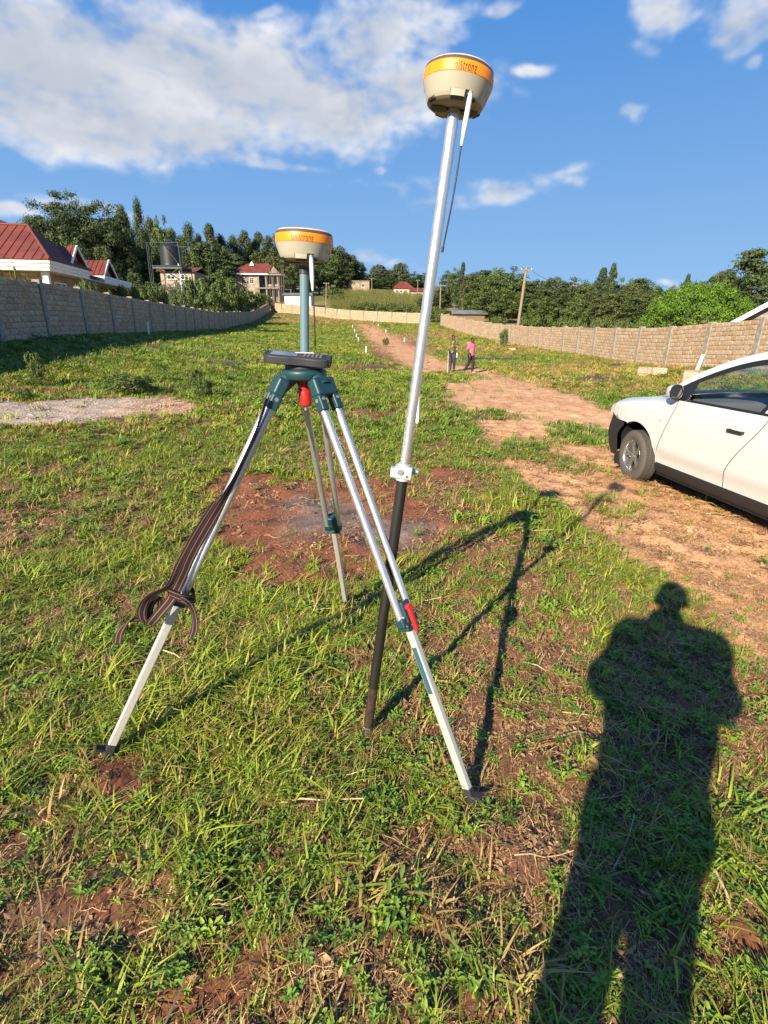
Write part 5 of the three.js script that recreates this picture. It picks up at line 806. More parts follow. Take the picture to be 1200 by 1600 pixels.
// garden bushes behind the old wall and hedges below the maize
const GB = 'garden bushes behind the old wall';
for (const [px, py, d, w] of [[326, 446, 68, 46], [350, 440, 84, 52], [298, 450, 60, 44], [372, 452, 104, 44], [394, 456, 122, 40], [412, 460, 134, 34], [336, 462, 74, 40], [280, 458, 56, 36], [310, 462, 64, 34], [245, 446, 50, 30], [228, 444, 48, 28], [208, 450, 44, 22], [190, 447, 42, 20], [360, 464, 92, 34], [262, 448, 66, 34], [290, 440, 72, 40], [306, 436, 78, 40]]) tree('bush', px, py, d, w, 'garden_bush', 'green garden bush growing along the old wall', GB, { cat: 'bush' });
tree('broadleaf', 345, 425, 88, 54, 'broadleaf_tree', 'leafy garden tree between the water tank and the villa', null, { v: 0 }); tree('broadleaf', 318, 420, 96, 44, 'broadleaf_tree', 'leafy garden tree right of the water tank', null, { v: 0 });
tree('bush', 136, 441, 27.5, 44, 'climbing_plant', 'bright vine tumbling over the old wall below the bungalow', null, { cat: 'plant', v: 1 });
for (const [px, py, d, w] of [[577, 472, 122, 34], [606, 473, 118, 40], [632, 475, 114, 40], [655, 478, 110, 34], [672, 476, 104, 36], [690, 480, 96, 24], [558, 475, 128, 26], [780, 492, 82, 30], [770, 498, 78, 24], [850, 488, 70, 40], [880, 494, 62, 36], [825, 490, 74, 34], [905, 496, 58, 30], [940, 492, 58, 40], [975, 496, 52, 34], [1005, 498, 50, 30], [530, 462, 150, 34], [520, 452, 165, 40]]) tree('bush', px, py, d, w, 'hedge_bush', 'dark hedge bush just beyond the far and pale walls', 'hedge bushes beyond the walls', { cat: 'bush', v: 0 });
tree('bush', 789, 511, 52, 16, 'wall_shrub', 'small dark shrub growing against the pale wall', null, { cat: 'bush', v: 0 });
// weeds and shrubs inside the field
function fieldPlant(kindName, px, py, h, w, name, label, v) { const p = onGround(px, py), k = KINDS[kindName][v]; const t = thing(name, label, 'plant', p); t.position.y -= 0.02; part('stem', k.trunk, barkMat, t); part('leaves', k.crown, leafMat, t); t.scale.set(w / k.W, h / k.H, w / k.W); t.rotation.y = px; }
fieldPlant('bush', 62, 603, 0.72, 0.42, 'tall_weed', 'tall leafy weed beside the grey gravel patch', 1); fieldPlant('bush', 205, 616, 0.42, 1.1, 'low_shrub', 'low green shrub at the back edge of the gravel patch', 0); fieldPlant('bush', 318, 622, 0.45, 0.5, 'leafy_weed', 'leafy weed at the far right end of the gravel', 0); fieldPlant('bush', 308, 606, 0.5, 0.35, 'leafy_weed', 'upright weed just behind the gravel weed', 1); fieldPlant('bush', 40, 624, 0.22, 0.32, 'small_weed', 'small weed on the brown soil before the gravel', 0); fieldPlant('bush', 603, 542, 0.8, 0.7, 'small_bush', 'small dark bush alone on the cleared earth strip', 0);
// maize behind the far wall and by the bungalow
{
  const r = rng(61), pos = [], col = [], idx = [];
  for (let i = 0; i < 9; i++) { const a = r() * 6.283, h = 0.4 + i * 0.17, L = 0.55 + r() * 0.25; for (let s = 0; s < 3; s++) { const q = t => [Math.cos(a) * L * t, h + 0.5 * t - 0.75 * t * t, Math.sin(a) * L * t]; const p0 = q(s / 3), p1 = q((s + 1) / 3), w0 = 0.04 * (1 - s / 3.2), w1 = 0.04 * (1 - (s + 1) / 3.2), nx = -Math.sin(a), nz = Math.cos(a), k = pos.length / 3; pos.push(p0[0] + nx * w0, p0[1], p0[2] + nz * w0, p0[0] - nx * w0, p0[1], p0[2] - nz * w0, p1[0] - nx * w1, p1[1], p1[2] - nz * w1, p1[0] + nx * w1, p1[1], p1[2] + nz * w1); for (let c = 0; c < 4; c++) col.push(1, 1, 1); idx.push(k, k + 1, k + 2, k, k + 2, k + 3); } }
  const leaves = geoFrom(pos, idx, null, null), stalk = rod(V3(0, 0, 0), V3(0.03, 2.1, 0), 0.016, 0.006, 5, true);
  const corn = merge([(() => { leaves.setAttribute('uv', new THREE.Float32BufferAttribute(new Float32Array(leaves.attributes.position.count * 2), 2)); return leaves; })(), stalk]);
  const cm = mat([1, 1, 1], 0.8), spots = [], c = new THREE.Color(), o = new THREE.Object3D();
  for (let i = 0; i < 5200; i++) { const d = 128 + r() * 75, px = 515 + r() * 175, p = atDist(px, 510, d); if (fbm(p.x * 0.08, p.z * 0.08, 2) > -0.32) spots.push([p.x, p.z, 1]); }
  for (let i = 0; i < 340; i++) { const d = 44 + r() * 22, px = 212 + r() * 95, p = atDist(px, 510, d); if (p.x < -(8.3 + 0.17 * d) - 2) spots.push([p.x, p.z, 0.8]); }
  const im = new THREE.InstancedMesh(corn, cm, spots.length);
  spots.forEach(([x, z, s], i) => { o.position.set(x, TPS(x, z) - 0.05, z); o.rotation.set((r() - 0.5) * 0.2, r() * 6.283, (r() - 0.5) * 0.2); o.scale.setScalar(s * (0.8 + 0.4 * r())); o.updateMatrix(); im.setMatrixAt(i, o.matrix); const k = r(); im.setColorAt(i, c.setRGB(lerp(0.13, 0.24, k), lerp(0.17, 0.20, k), lerp(0.03, 0.05, k))); });
  im.name = 'maize_field'; im.castShadow = im.receiveShadow = true; tag(im, 'yellowing maize growing on the slope beyond the far wall', 'maize', null, 'stuff'); scene.add(im);
  for (const [px, d] of [[4, 21.5], [12, 22], [22, 21.6], [34, 22.4], [42, 22]]) { const p = footAt(px, d); const m = solo('maize_plant', corn, mat([0.14, 0.19, 0.04], 0.8), 'tall maize plant just behind the old wall before the bungalow', 'plant', 'maize behind the old wall'); m.position.copy(p); m.rotation.y = px; m.scale.setScalar((heightTo(412 + (px % 7) * 2, d) - p.y) / 2.1); }
}
// ---------------------------------------------------------------- grass, herbs and straw
function bladeGeo(seed, n, h0, h1, w, spread, lean, seg = 3) {             // a tuft of bent tapering blades
  const r = rng(seed), pos = [], idx = [];
  for (let i = 0; i < n; i++) {
    const a = r() * 6.283, b = r() * 6.283, R = spread * Math.sqrt(r()), h = lerp(h0, h1, r()), l = lean * (0.3 + r()), x0 = Math.cos(b) * R, z0 = Math.sin(b) * R, ww = w * (0.7 + 0.6 * r()), tw = r() * 1.2 - 0.6;
    let k = pos.length / 3;
    for (let s = 0; s <= seg; s++) { const t = s / seg, d = l * h * t * t * 1.3, y = h * (t - 0.42 * Math.min(1, l) * t * t), half = ww * 0.5 * (s === seg ? 0.06 : 1 - t * t * 0.65), c = a + Math.PI / 2 + tw * t; pos.push(x0 + Math.cos(a) * d + Math.cos(c) * half, y, z0 + Math.sin(a) * d + Math.sin(c) * half, x0 + Math.cos(a) * d - Math.cos(c) * half, y + half * 0.3, z0 + Math.sin(a) * d - Math.sin(c) * half); }
    for (let s = 0; s < seg; s++) { const q = k + s * 2; idx.push(q, q + 1, q + 3, q, q + 3, q + 2); }
  }
  return geoFrom(pos, idx);
}
function herbGeo(seed, stems, leafL, h) {                                  // creeping herb: short stems with paired oval leaves
  const r = rng(seed), pos = [], idx = [];
  for (let i = 0; i < stems; i++) {
    const a = r() * 6.283, tilt = 0.3 + r() * 0.9, H = h * (0.5 + 0.7 * r()), n = 3 + Math.floor(r() * 3);
    for (let j = 0; j < n; j++) { const t = (j + 1) / n, cx = Math.cos(a) * H * t * tilt, cz = Math.sin(a) * H * t * tilt, cy = H * t * (1.1 - 0.4 * tilt * t);
      for (const sd of [0, Math.PI]) { const b = a + j * 1.57 + sd + (r() - 0.5) * 0.5, L = leafL * (0.6 + 0.6 * r()), w = L * 0.42, up = 0.15 + 0.5 * r(), k = pos.length / 3, dx = Math.cos(b), dz = Math.sin(b), nx = -dz, nz = dx;
        const P = (f, s, y) => pos.push(cx + dx * L * f + nx * w * s, cy + L * up * f + y, cz + dz * L * f + nz * w * s);
        P(0, 0, 0); P(0.4, 0.5, L * 0.08); P(0.45, 0, -L * 0.02); P(0.4, -0.5, L * 0.08); P(1, 0, -L * 0.12); P(0.78, 0.34, 0.02 * L); P(0.78, -0.34, 0.02 * L);
        idx.push(k, k + 1, k + 2, k, k + 2, k + 3, k + 1, k + 5, k + 2, k + 5, k + 4, k + 2, k + 2, k + 4, k + 6, k + 2, k + 6, k + 3); } }
  }
  return geoFrom(pos, idx);
}
function strawGeo(seed, n, L0, L1, w, spread) {                            // dead stalks lying about
  const r = rng(seed), pos = [], idx = [];
  for (let i = 0; i < n; i++) { const a = r() * 6.283, x = (r() - 0.5) * spread, z = (r() - 0.5) * spread, L = lerp(L0, L1, r() * r()), bend = (r() - 0.5) * 0.7, lift = r() * 0.3; let k = pos.length / 3; const S = 4;
    for (let s = 0; s <= S; s++) { const t = s / S - 0.5, b = a + bend * t, px = x + Math.cos(b) * L * t, pz = z + Math.sin(b) * L * t, y = 0.006 + L * lift * (t + 0.5) * 0.5 + 0.01 * Math.sin(s * 2 + i), c = b + Math.PI / 2, h = w * (1 - 0.4 * (t + 0.5)) / 2; pos.push(px + Math.cos(c) * h, y, pz + Math.sin(c) * h, px - Math.cos(c) * h, y + h * 0.8, pz - Math.sin(c) * h); }
    for (let s = 0; s < S; s++) { const q = k + s * 2; idx.push(q, q + 1, q + 3, q, q + 3, q + 2); } }
  return geoFrom(pos, idx);
}
const grassMat = new THREE.MeshPhysicalMaterial({ roughness: 0.6, side: THREE.DoubleSide }), strawMat = new THREE.MeshStandardMaterial({ roughness: 0.75, side: THREE.DoubleSide });
const wildR = rng(999);
function scatter(name, label, cat, geos, material, zones, colour, accept, opt = {}) {   // zones: [d0, d1, density per m2, scale]
  const r = rng(opt.seed || 1), lists = geos.map(() => []), o = new THREE.Object3D(), c = new THREE.Color();
  for (const [d0, d1, den, sc] of zones) {
    const half = d => 0.80 * d + 0.9, area = (d1 - d0) * (half(d0) + half(d1)), n = Math.floor(area * den);
    for (let i = 0; i < n; i++) {
      let d; do { d = lerp(d0, d1, r()); } while (r() > half(d) / half(d1)); const x = (r() * 2 - 1) * half(d), z = -d;
      if (x < -(8.9 + 0.172 * d) || x > 14.1 || d > 124) continue;
      const m = cover(x, z), p = accept(m, x, z); if (p <= 0 || r() > p) continue;
      const k = Math.floor(r() * geos.length), s = sc * (0.6 + 0.8 * r()) * (opt.grow ? opt.grow(m, r) : 1);
      o.position.set(x, G(x, z) - 0.004, z); o.rotation.set((r() - 0.5) * 0.35, r() * 6.283, (r() - 0.5) * 0.35); o.scale.set(s * (0.85 + 0.3 * r()), s, s * (0.85 + 0.3 * r())); o.updateMatrix(); lists[k].push([o.matrix.clone(), colour(m, r)]);
    }
  }
  lists.forEach((L, k) => { if (!L.length) return; const im = new THREE.InstancedMesh(geos[k], material, L.length); L.forEach(([mx, cl], i) => { im.setMatrixAt(i, mx); im.setColorAt(i, c.setRGB(...cl)); }); im.name = numbered(name); im.castShadow = im.receiveShadow = true; tag(im, label, cat, null, 'stuff'); scene.add(im); console.log(im.name, L.length); });
}
const greenTone = (m, r) => { const k = r(), y = sstep(-0.3, 0.5, m.n0 + m.n1 * 0.5 + (r() - 0.5) * 0.7) ; let c = mixc([0.095, 0.18, 0.009], [0.235, 0.28, 0.015], y); if (k < 0.10 + 0.10 * m.near + (0.12 + 0.3 * m.near) * sstep(-0.1, 0.45, m.n2 * 0.6 - m.n1) + 0.45 * m.dry) c = mixc([0.40, 0.265, 0.085], [0.24, 0.155, 0.05], r()); const f = 0.75 + 0.5 * r(); return [c[0] * f, c[1] * f, c[2] * f]; };
const strawTone = (m, r) => { const c = mixc([0.50, 0.33, 0.14], [0.26, 0.13, 0.05], r()), f = 0.7 + 0.7 * r(); return [c[0] * f, c[1] * f, c[2] * f]; };
const herbTone = (m, r) => { const c = mixc([0.085, 0.18, 0.016], [0.215, 0.29, 0.024], r()), f = 0.75 + 0.5 * r(); return [c[0] * f, c[1] * f, c[2] * f]; };
const fine = [1, 2, 3, 4].map(s => bladeGeo(s, 11, 0.035, 0.105, 0.0052, 0.028, 0.9)), wide = [5, 6].map(s => bladeGeo(s, 9, 0.05, 0.14, 0.009, 0.05, 0.8)), coarse = [7, 8].map(s => bladeGeo(s, 12, 0.06, 0.13, 0.016, 0.11, 0.8, 2));
scatter('grass_blades', 'short yellow green grass growing over the red soil', 'grass', fine, grassMat, [[0.35, 3.2, 1250, 0.60], [3.2, 7.5, 380, 0.80]], greenTone, m => m.grass, { seed: 11, grow: (m, r) => (0.65 + 0.6 * sstep(-0.2, 0.5, m.n1)) * (r() < 0.14 ? 1.6 : 1) });
scatter('broad_grass', 'broad bladed grass tufts among the short grass', 'grass', wide, grassMat, [[0.35, 3.2, 130, 0.62], [3.2, 8, 80, 0.8], [8, 16, 30, 1.0]], greenTone, m => Math.pow(m.grass, 1.4), { seed: 12 });
scatter('field_grass', 'low grass covering the field towards the walls', 'grass', coarse, grassMat, [[7, 18, 62, 0.9], [18, 45, 22, 1.25], [45, 122, 5, 2.0]], greenTone, m => m.grass, { seed: 13 });
scatter('creeping_herb', 'small oval leaved creeping herbs in the grass', 'weeds', [21, 22, 23].map(s => herbGeo(s, 5, 0.022, 0.055)), grassMat, [[0.35, 3.2, 560, 0.68], [3.2, 8, 150, 0.85]], herbTone, m => Math.max(m.grass * 0.85, 0.05 * m.red * (m.n1 > 0 ? 1 : 0.3)) , { seed: 14 });
scatter('leafy_weed_patch', 'larger leaved green weeds dotted through the grass', 'weeds', [31, 32].map(s => herbGeo(s, 6, 0.048, 0.11)), grassMat, [[0.4, 3.2, 7, 0.5], [3.2, 9, 6, 0.8], [9, 22, 2, 1.4]], herbTone, m => (m.grass > 0.4 ? 1 : 0), { seed: 15 });
scatter('dry_straw', 'dry brown straw and stalks lying on the soil', 'straw', [41, 42, 43].map(s => strawGeo(s, 5, 0.04, 0.19, 0.0024, 0.10)), strawMat, [[0.35, 3.2, 1700, 0.66], [3.2, 8, 420, 0.9], [8, 20, 16, 1.8]], strawTone, m => Math.min(1, (0.75 + 0.8 * m.dry - 0.35 * m.grass) * (1 - 0.25 * m.path) * (1 - m.gravel) * (1 - 0.7 * m.ash) * (1 - 0.6 * m.red)), { seed: 16 });
scatter('long_stalk', 'long pale dead stalks scattered over the grass', 'straw', [51, 52, 53, 54].map(s => strawGeo(s, 1, 0.22, 0.42, 0.0046, 0.02)), strawMat, [[0.4, 3.2, 13, 0.9], [3.2, 9, 7, 1.1]], (m, r) => { const f = 0.75 + 0.5 * r(); return [0.52 * f, 0.38 * f, 0.20 * f]; }, m => (1 - 0.6 * m.path) * (1 - m.gravel), { seed: 17 });
{ // thatch: small curled dead leaves and chaff between the blades
  const r = rng(83), litter = [0, 1].map(() => { const pos = [], idx = []; for (let i = 0; i < 12; i++) { const x = (r() - 0.5) * 0.09, z = (r() - 0.5) * 0.09, a = r() * 6.283, L = 0.008 + 0.016 * r() * r(), w = L * (0.25 + 0.4 * r()), k = pos.length / 3, c = Math.cos(a), s = Math.sin(a), q = (u, v, y) => pos.push(x + c * u - s * v, 0.003 + y + r() * 0.006, z + s * u + c * v); q(-L, 0, 0.003); q(0, -w, 0.006 * r()); q(L, 0, 0.008 * r()); q(0, w, 0.006); idx.push(k, k + 1, k + 2, k, k + 2, k + 3); } return geoFrom(pos, idx); });
  scatter('leaf_litter', 'brown chaff and dead leaf bits between the grass', 'litter', litter, strawMat, [[0.35, 3.2, 620, 0.62], [3.2, 7, 150, 1.0]], (m, q) => { const c = mixc([0.42, 0.27, 0.12], [0.16, 0.075, 0.035], q()), f = 0.7 + 0.6 * q(); return c.map(v => v * f); }, m => (1 - 0.6 * m.path) * (1 - m.gravel) * (1 - 0.7 * m.ash) * (1 - 0.7 * m.red), { seed: 20 });
}
{ // pebbles on the gravel, clods on the bare soil
  const r = rng(71), stone = [0, 1].map(() => { const g = new THREE.IcosahedronGeometry(0.02, 1), p = g.attributes.position; const mm = new Map(); for (let i = 0; i < p.count; i++) { const k = [p.getX(i).toFixed(4), p.getY(i).toFixed(4), p.getZ(i).toFixed(4)].join(); if (!mm.has(k)) mm.set(k, 0.72 + 0.5 * r()); const f = mm.get(k); p.setXYZ(i, p.getX(i) * f, p.getY(i) * f * 0.7, p.getZ(i) * f); } g.computeVertexNormals(); return g; });
  scatter('gravel_stones', 'grey gravel spread in a bare patch', 'gravel', stone, mat([1, 1, 1], 0.95), [[6, 13, 120, 0.8]], (m, q) => { const f = 0.75 + 0.5 * q(); return [0.40 * f, 0.35 * f, 0.295 * f]; }, m => m.gravel > 0.5 ? 1 : 0, { seed: 18 });
  scatter('soil_clods', 'small clods of red and tan earth on the bare ground', 'soil', stone, mat([1, 1, 1], 0.97), [[0.4, 3.2, 70, 0.42], [3.2, 8, 26, 0.75]], (m, q) => { const f = 0.75 + 0.5 * q(), c = m.path > 0.5 ? [0.44, 0.24, 0.125] : m.ash > 0.4 ? [0.15, 0.125, 0.11] : [0.23, 0.085, 0.04]; return c.map(v => v * f); }, m => Math.max(0.25, m.red, m.path * 0.6) * (1 - 0.6 * m.grass), { seed: 19 });
}
// ---------------------------------------------------------------- people
function surfaceNets(sdf, lo, hi, cell) {                     // mesh of a signed distance field
  const nx = Math.ceil((hi.x - lo.x) / cell) + 1, ny = Math.ceil((hi.y - lo.y) / cell) + 1, nz = Math.ceil((hi.z - lo.z) / cell) + 1, F = new Float32Array(nx * ny * nz), id = new Int32Array(nx * ny * nz).fill(-1), pos = [], idx = [];
  const at = (i, j, k) => (k * ny + j) * nx + i;
  for (let k = 0; k < nz; k++) for (let j = 0; j < ny; j++) for (let i = 0; i < nx; i++) F[at(i, j, k)] = sdf(lo.x + i * cell, lo.y + j * cell, lo.z + k * cell);
  for (let k = 0; k < nz - 1; k++) for (let j = 0; j < ny - 1; j++) for (let i = 0; i < nx - 1; i++) {
    let sx = 0, sy = 0, sz = 0, n = 0;
    const v = (a, b, c) => F[at(i + a, j + b, k + c)];
    const e = (a, b, c, d, f, g) => { const p = v(a, b, c), q = v(d, f, g); if ((p < 0) !== (q < 0)) { const t = p / (p - q); sx += a + (d - a) * t; sy += b + (f - b) * t; sz += c + (g - c) * t; n++; } };
    e(0, 0, 0, 1, 0, 0); e(0, 1, 0, 1, 1, 0); e(0, 0, 1, 1, 0, 1); e(0, 1, 1, 1, 1, 1); e(0, 0, 0, 0, 1, 0); e(1, 0, 0, 1, 1, 0); e(0, 0, 1, 0, 1, 1); e(1, 0, 1, 1, 1, 1); e(0, 0, 0, 0, 0, 1); e(1, 0, 0, 1, 0, 1); e(0, 1, 0, 0, 1, 1); e(1, 1, 0, 1, 1, 1);
    if (n) { id[at(i, j, k)] = pos.length / 3; pos.push(lo.x + (i + sx / n) * cell, lo.y + (j + sy / n) * cell, lo.z + (k + sz / n) * cell); }
  }
  const quad = (a, b, c, d, f) => { if (a < 0 || b < 0 || c < 0 || d < 0) return; if (f) idx.push(a, b, c, a, c, d); else idx.push(a, c, b, a, d, c); };
  for (let k = 1; k < nz - 1; k++) for (let j = 1; j < ny - 1; j++) for (let i = 1; i < nx - 1; i++) {
    const f0 = F[at(i, j, k)] < 0;
    if (f0 !== F[at(i + 1, j, k)] < 0) quad(id[at(i, j - 1, k - 1)], id[at(i, j, k - 1)], id[at(i, j, k)], id[at(i, j - 1, k)], f0);
    if (f0 !== F[at(i, j + 1, k)] < 0) quad(id[at(i - 1, j, k - 1)], id[at(i - 1, j, k)], id[at(i, j, k)], id[at(i, j, k - 1)], f0);
    if (f0 !== F[at(i, j, k + 1)] < 0) quad(id[at(i - 1, j - 1, k)], id[at(i, j - 1, k)], id[at(i, j, k)], id[at(i - 1, j, k)], f0);
  }
  const g = geoFrom(pos, idx); g.setAttribute('uv', new THREE.Float32BufferAttribute(new Float32Array(pos.length / 3 * 2), 2)); return g;
}
const capsule = (a, b, ra, rb) => { const dx = b.x - a.x, dy = b.y - a.y, dz = b.z - a.z, l2 = dx * dx + dy * dy + dz * dz + 1e-9; return (x, y, z) => { let t = ((x - a.x) * dx + (y - a.y) * dy + (z - a.z) * dz) / l2; t = t < 0 ? 0 : t > 1 ? 1 : t; const ex = x - a.x - dx * t, ey = y - a.y - dy * t, ez = z - a.z - dz * t; return Math.sqrt(ex * ex + ey * ey + ez * ez) - ra - (rb - ra) * t; }; };
const ellip = (c, rx, ry, rz) => (x, y, z) => { const a = (x - c.x) / rx, b = (y - c.y) / ry, d = (z - c.z) / rz, k = Math.sqrt(a * a + b * b + d * d); return (k - 1) * Math.min(rx, ry, rz); };
const union = (L, k) => (x, y, z) => { let d = 1e3; for (const f of L) { const e = f(x, y, z); if (d > 100) { d = e; continue; } const h = Math.max(k - Math.abs(d - e), 0) / k; d = Math.min(d, e) - h * h * k * 0.25; } return d; };
function boundsOf(pts, pad) { const b = new THREE.Box3(); pts.forEach(p => b.expandByPoint(p)); b.expandByScalar(pad); return [b.min, b.max]; }
// pose J: joints in metres, y up, facing +z. fingers per hand: dir along the hand, palm normal, curl
function person(label, J, look, pos, yaw, hands, props = {}) {
  const t = thing('person', label, 'person', pos, props.group); t.rotation.y = yaw;
  const S = ['l', 'r'], mid = (a, b, k) => a.clone().lerp(b, k);
  const neckT = J.neck, hd = J.head;
  const torso = [capsule(J.pelvis, mid(J.pelvis, J.chest, 0.5), 0.135, 0.125), capsule(mid(J.pelvis, J.chest, 0.5), J.chest, 0.125, 0.140), capsule(J.sl, J.sr, 0.068, 0.068), capsule(mid(J.sl, J.chest, 0.5), mid(J.sr, J.chest, 0.5), 0.11, 0.11), capsule(J.hl, J.hr, 0.105, 0.105), capsule(mid(J.chest, neckT, 0.6), hd.clone().add(V3(0, -0.04, -0.01)), 0.055, 0.052)];
  const arm = s => [capsule(J['s' + s], J['e' + s], 0.052, 0.041), capsule(J['e' + s], J['w' + s], 0.041, 0.027)], leg = s => [capsule(J['h' + s], J['k' + s], 0.088, 0.056), capsule(J['k' + s], mid(J['k' + s], J['a' + s], 0.35), 0.054, 0.056), capsule(mid(J['k' + s], J['a' + s], 0.35), J['a' + s], 0.056, 0.036)];
  const foot = s => [capsule(J['a' + s].clone().add(V3(0, -0.035, -0.02)), J['t' + s], 0.040, 0.030), capsule(J['a' + s], J['a' + s].clone().add(V3(0, -0.04, -0.02)), 0.038, 0.042)];
  const all = S.flatMap(s => [...arm(s), ...leg(s), ...foot(s)]);
  const pts = Object.values(J); const [lo, hi] = boundsOf(pts, 0.17);
  const gs = [surfaceNets(union([...torso, ...all], 0.045), lo, hi, 0.016)];
  // head with brow, nose, jaw, ears, on its own finer grid
  const q = new THREE.Quaternion().setFromAxisAngle(V3(0, 1, 0), look), hl = (x, y, z) => V3(x, y, z).applyQuaternion(q).add(hd);
  const headF = (() => { const iq = q.clone().invert(), f = union([ellip(V3(0, 0.035, -0.008), 0.074, 0.092, 0.092), ellip(V3(0, -0.03, 0.018), 0.058, 0.075, 0.068), capsule(V3(0, 0.018, 0.078), V3(0, -0.018, 0.098), 0.011, 0.016), capsule(V3(-0.03, 0.026, 0.072), V3(0.03, 0.026, 0.072), 0.013, 0.013), capsule(V3(-0.018, -0.048, 0.080), V3(0.018, -0.048, 0.080), 0.009, 0.009), capsule(V3(0, -0.095, 0.052), V3(0, -0.088, 0.06), 0.02, 0.02), ellip(V3(0.076, 0.0, -0.01), 0.012, 0.030, 0.019), ellip(V3(-0.076, 0.0, -0.01), 0.012, 0.030, 0.019), capsule(V3(0, -0.06, -0.02), V3(0, -0.15, -0.03), 0.05, 0.052)], 0.02), v = new THREE.Vector3(); return (x, y, z) => { v.set(x - hd.x, y - hd.y, z - hd.z).applyQuaternion(iq); return f(v.x, v.y, v.z); }; })();
  gs.push(surfaceNets(headF, hd.clone().add(V3(-0.12, -0.17, -0.13)), hd.clone().add(V3(0.12, 0.15, 0.13)), 0.007));
  // hands: palm, four unequal fingers and a thumb from the side of the palm
  for (const s of S) { const h = hands[s], w = J['w' + s], d = h.dir.clone().normalize(), n = h.palm.clone().addScaledVector(d, -h.palm.dot(d)).normalize(), a = new THREE.Vector3().crossVectors(d, n).multiplyScalar(h.thumb); const parts = [capsule(w, w.clone().addScaledVector(d, 0.03), 0.026, 0.024)], P = [w]; 
    for (let f = 0; f < 4; f++) { const off = (1.5 - f) * 0.019, L = [0.070, 0.080, 0.075, 0.058][f], k0 = w.clone().addScaledVector(d, 0.085 - Math.abs(f - 1.2) * 0.004).addScaledVector(a, off); parts.push(capsule(w.clone().addScaledVector(d, 0.018).addScaledVector(a, off * 0.6), k0, 0.0145, 0.012)); let p = k0, ang = h.curl * 0.5; for (let j = 0; j < 3; j++) { const seg = L * [0.45, 0.3, 0.25][j], e = p.clone().addScaledVector(d, Math.cos(ang) * seg).addScaledVector(n, Math.sin(ang) * seg); parts.push(capsule(p, e, 0.0095 - j * 0.0008, 0.0088 - j * 0.0008)); p = e; ang += h.curl; } P.push(p); }
    let p = w.clone().addScaledVector(d, 0.03).addScaledVector(a, 0.022); const t1 = p.clone().addScaledVector(d, 0.030).addScaledVector(a, 0.026).addScaledVector(n, 0.012), t2 = t1.clone().addScaledVector(d, 0.028).addScaledVector(a, 0.004).addScaledVector(n, 0.016); parts.push(capsule(p, t1, 0.015, 0.011), capsule(t1, t2, 0.0105, 0.0085)); P.push(t1, t2);
    const [l2, h2] = boundsOf(P, 0.045); gs.push(surfaceNets(union(parts, 0.006), l2, h2, 0.0042)); }
  part('body', merge(gs), props.skin, t);
  const iq = q.clone().invert(), hv = new THREE.Vector3();
  const hair = union([ellip(V3(0, 0.047, -0.018), 0.080, 0.092, 0.094)], 0.01);
  part('hair', surfaceNets((x, y, z) => { hv.set(x - hd.x, y - hd.y, z - hd.z).applyQuaternion(iq); return Math.max(hair(hv.x, hv.y, hv.z), (0.045 - hv.y) * 0.8 + hv.z * 0.55 - 0.01); }, hd.clone().add(V3(-0.12, -0.1, -0.14)), hd.clone().add(V3(0.12, 0.16, 0.12)), 0.008), props.hairM, t);
  part('eyes', merge([-1, 1].map(s => { const c = hl(s * 0.030, 0.008, 0.078); return new THREE.SphereGeometry(0.0105, 10, 8).translate(c.x, c.y, c.z); })), mat([0.03, 0.025, 0.02], 0.3), t);
  // clothes: shirt with sleeves to the given share of the arm, trousers to the ankle
  const sleeve = s => { const e = props.sleeve; return e <= 1 ? [capsule(J['s' + s], mid(J['s' + s], J['e' + s], e), 0.073, 0.070)] : [capsule(J['s' + s], J['e' + s], 0.073, 0.062), capsule(J['e' + s], mid(J['e' + s], J['w' + s], e - 1), 0.062, 0.050)]; };
  const hem = J.pelvis.y - props.hem, lo_ = props.loose || 0, shirtF = union([capsule(J.pelvis.clone().setY(hem + 0.05), mid(J.pelvis, J.chest, 0.5), 0.168 + lo_ - (props.waist || 0) * 0.5, 0.152 + lo_ + (props.waist || 0)), capsule(mid(J.pelvis, J.chest, 0.5), J.chest, 0.152 + lo_ + (props.waist || 0), 0.160 + lo_), capsule(J.sl, J.sr, 0.086, 0.086), capsule(mid(J.sl, J.chest, 0.5), mid(J.sr, J.chest, 0.5), 0.13, 0.13), ...S.flatMap(sleeve)], 0.05);
  const nk = mid(J.chest, neckT, 0.72);
  part('shirt', surfaceNets((x, y, z) => Math.max(shirtF(x, y, z) + 0.006 * noise(x * 14, y * 7 + z * 9), hem - y, 0.070 - Math.hypot(x - nk.x, (y - nk.y - 0.06) * 0.7, z - nk.z - 0.01)), lo, hi, 0.016), props.shirtM, t, props.shirtLabel);
  const sl_ = props.slim || 1, trF = union([capsule(J.hl, J.hr, 0.128 * sl_, 0.128 * sl_), capsule(J.pelvis, J.pelvis.clone().add(V3(0, 0.05, 0)), 0.15 * (0.4 + 0.6 * sl_), 0.146 * (0.4 + 0.6 * sl_)), ...S.flatMap(s => [capsule(J['h' + s], J['k' + s], 0.108 * sl_, 0.078 * sl_), capsule(J['k' + s], J['a' + s], 0.078 * sl_, 0.062 * sl_)])], 0.03);
  part('trousers', surfaceNets((x, y, z) => Math.max(trF(x, y, z) + 0.005 * noise(x * 20, y * 9 + z * 7), y - J.pelvis.y - 0.09, Math.min(J.al.y, J.ar.y) + 0.02 - y), lo, hi, 0.016), props.trouserM, t, props.trouserLabel);
  for (const s of S) part('shoe', surfaceNets(union([capsule(J['a' + s].clone().add(V3(0, -0.035, -0.03)), J['t' + s].clone().add(V3(0, 0.002, 0.015)), 0.052, 0.042)], 0.02), ...boundsOf([J['a' + s], J['t' + s]], 0.09), 0.012), props.shoeM, t);
  return t;
}
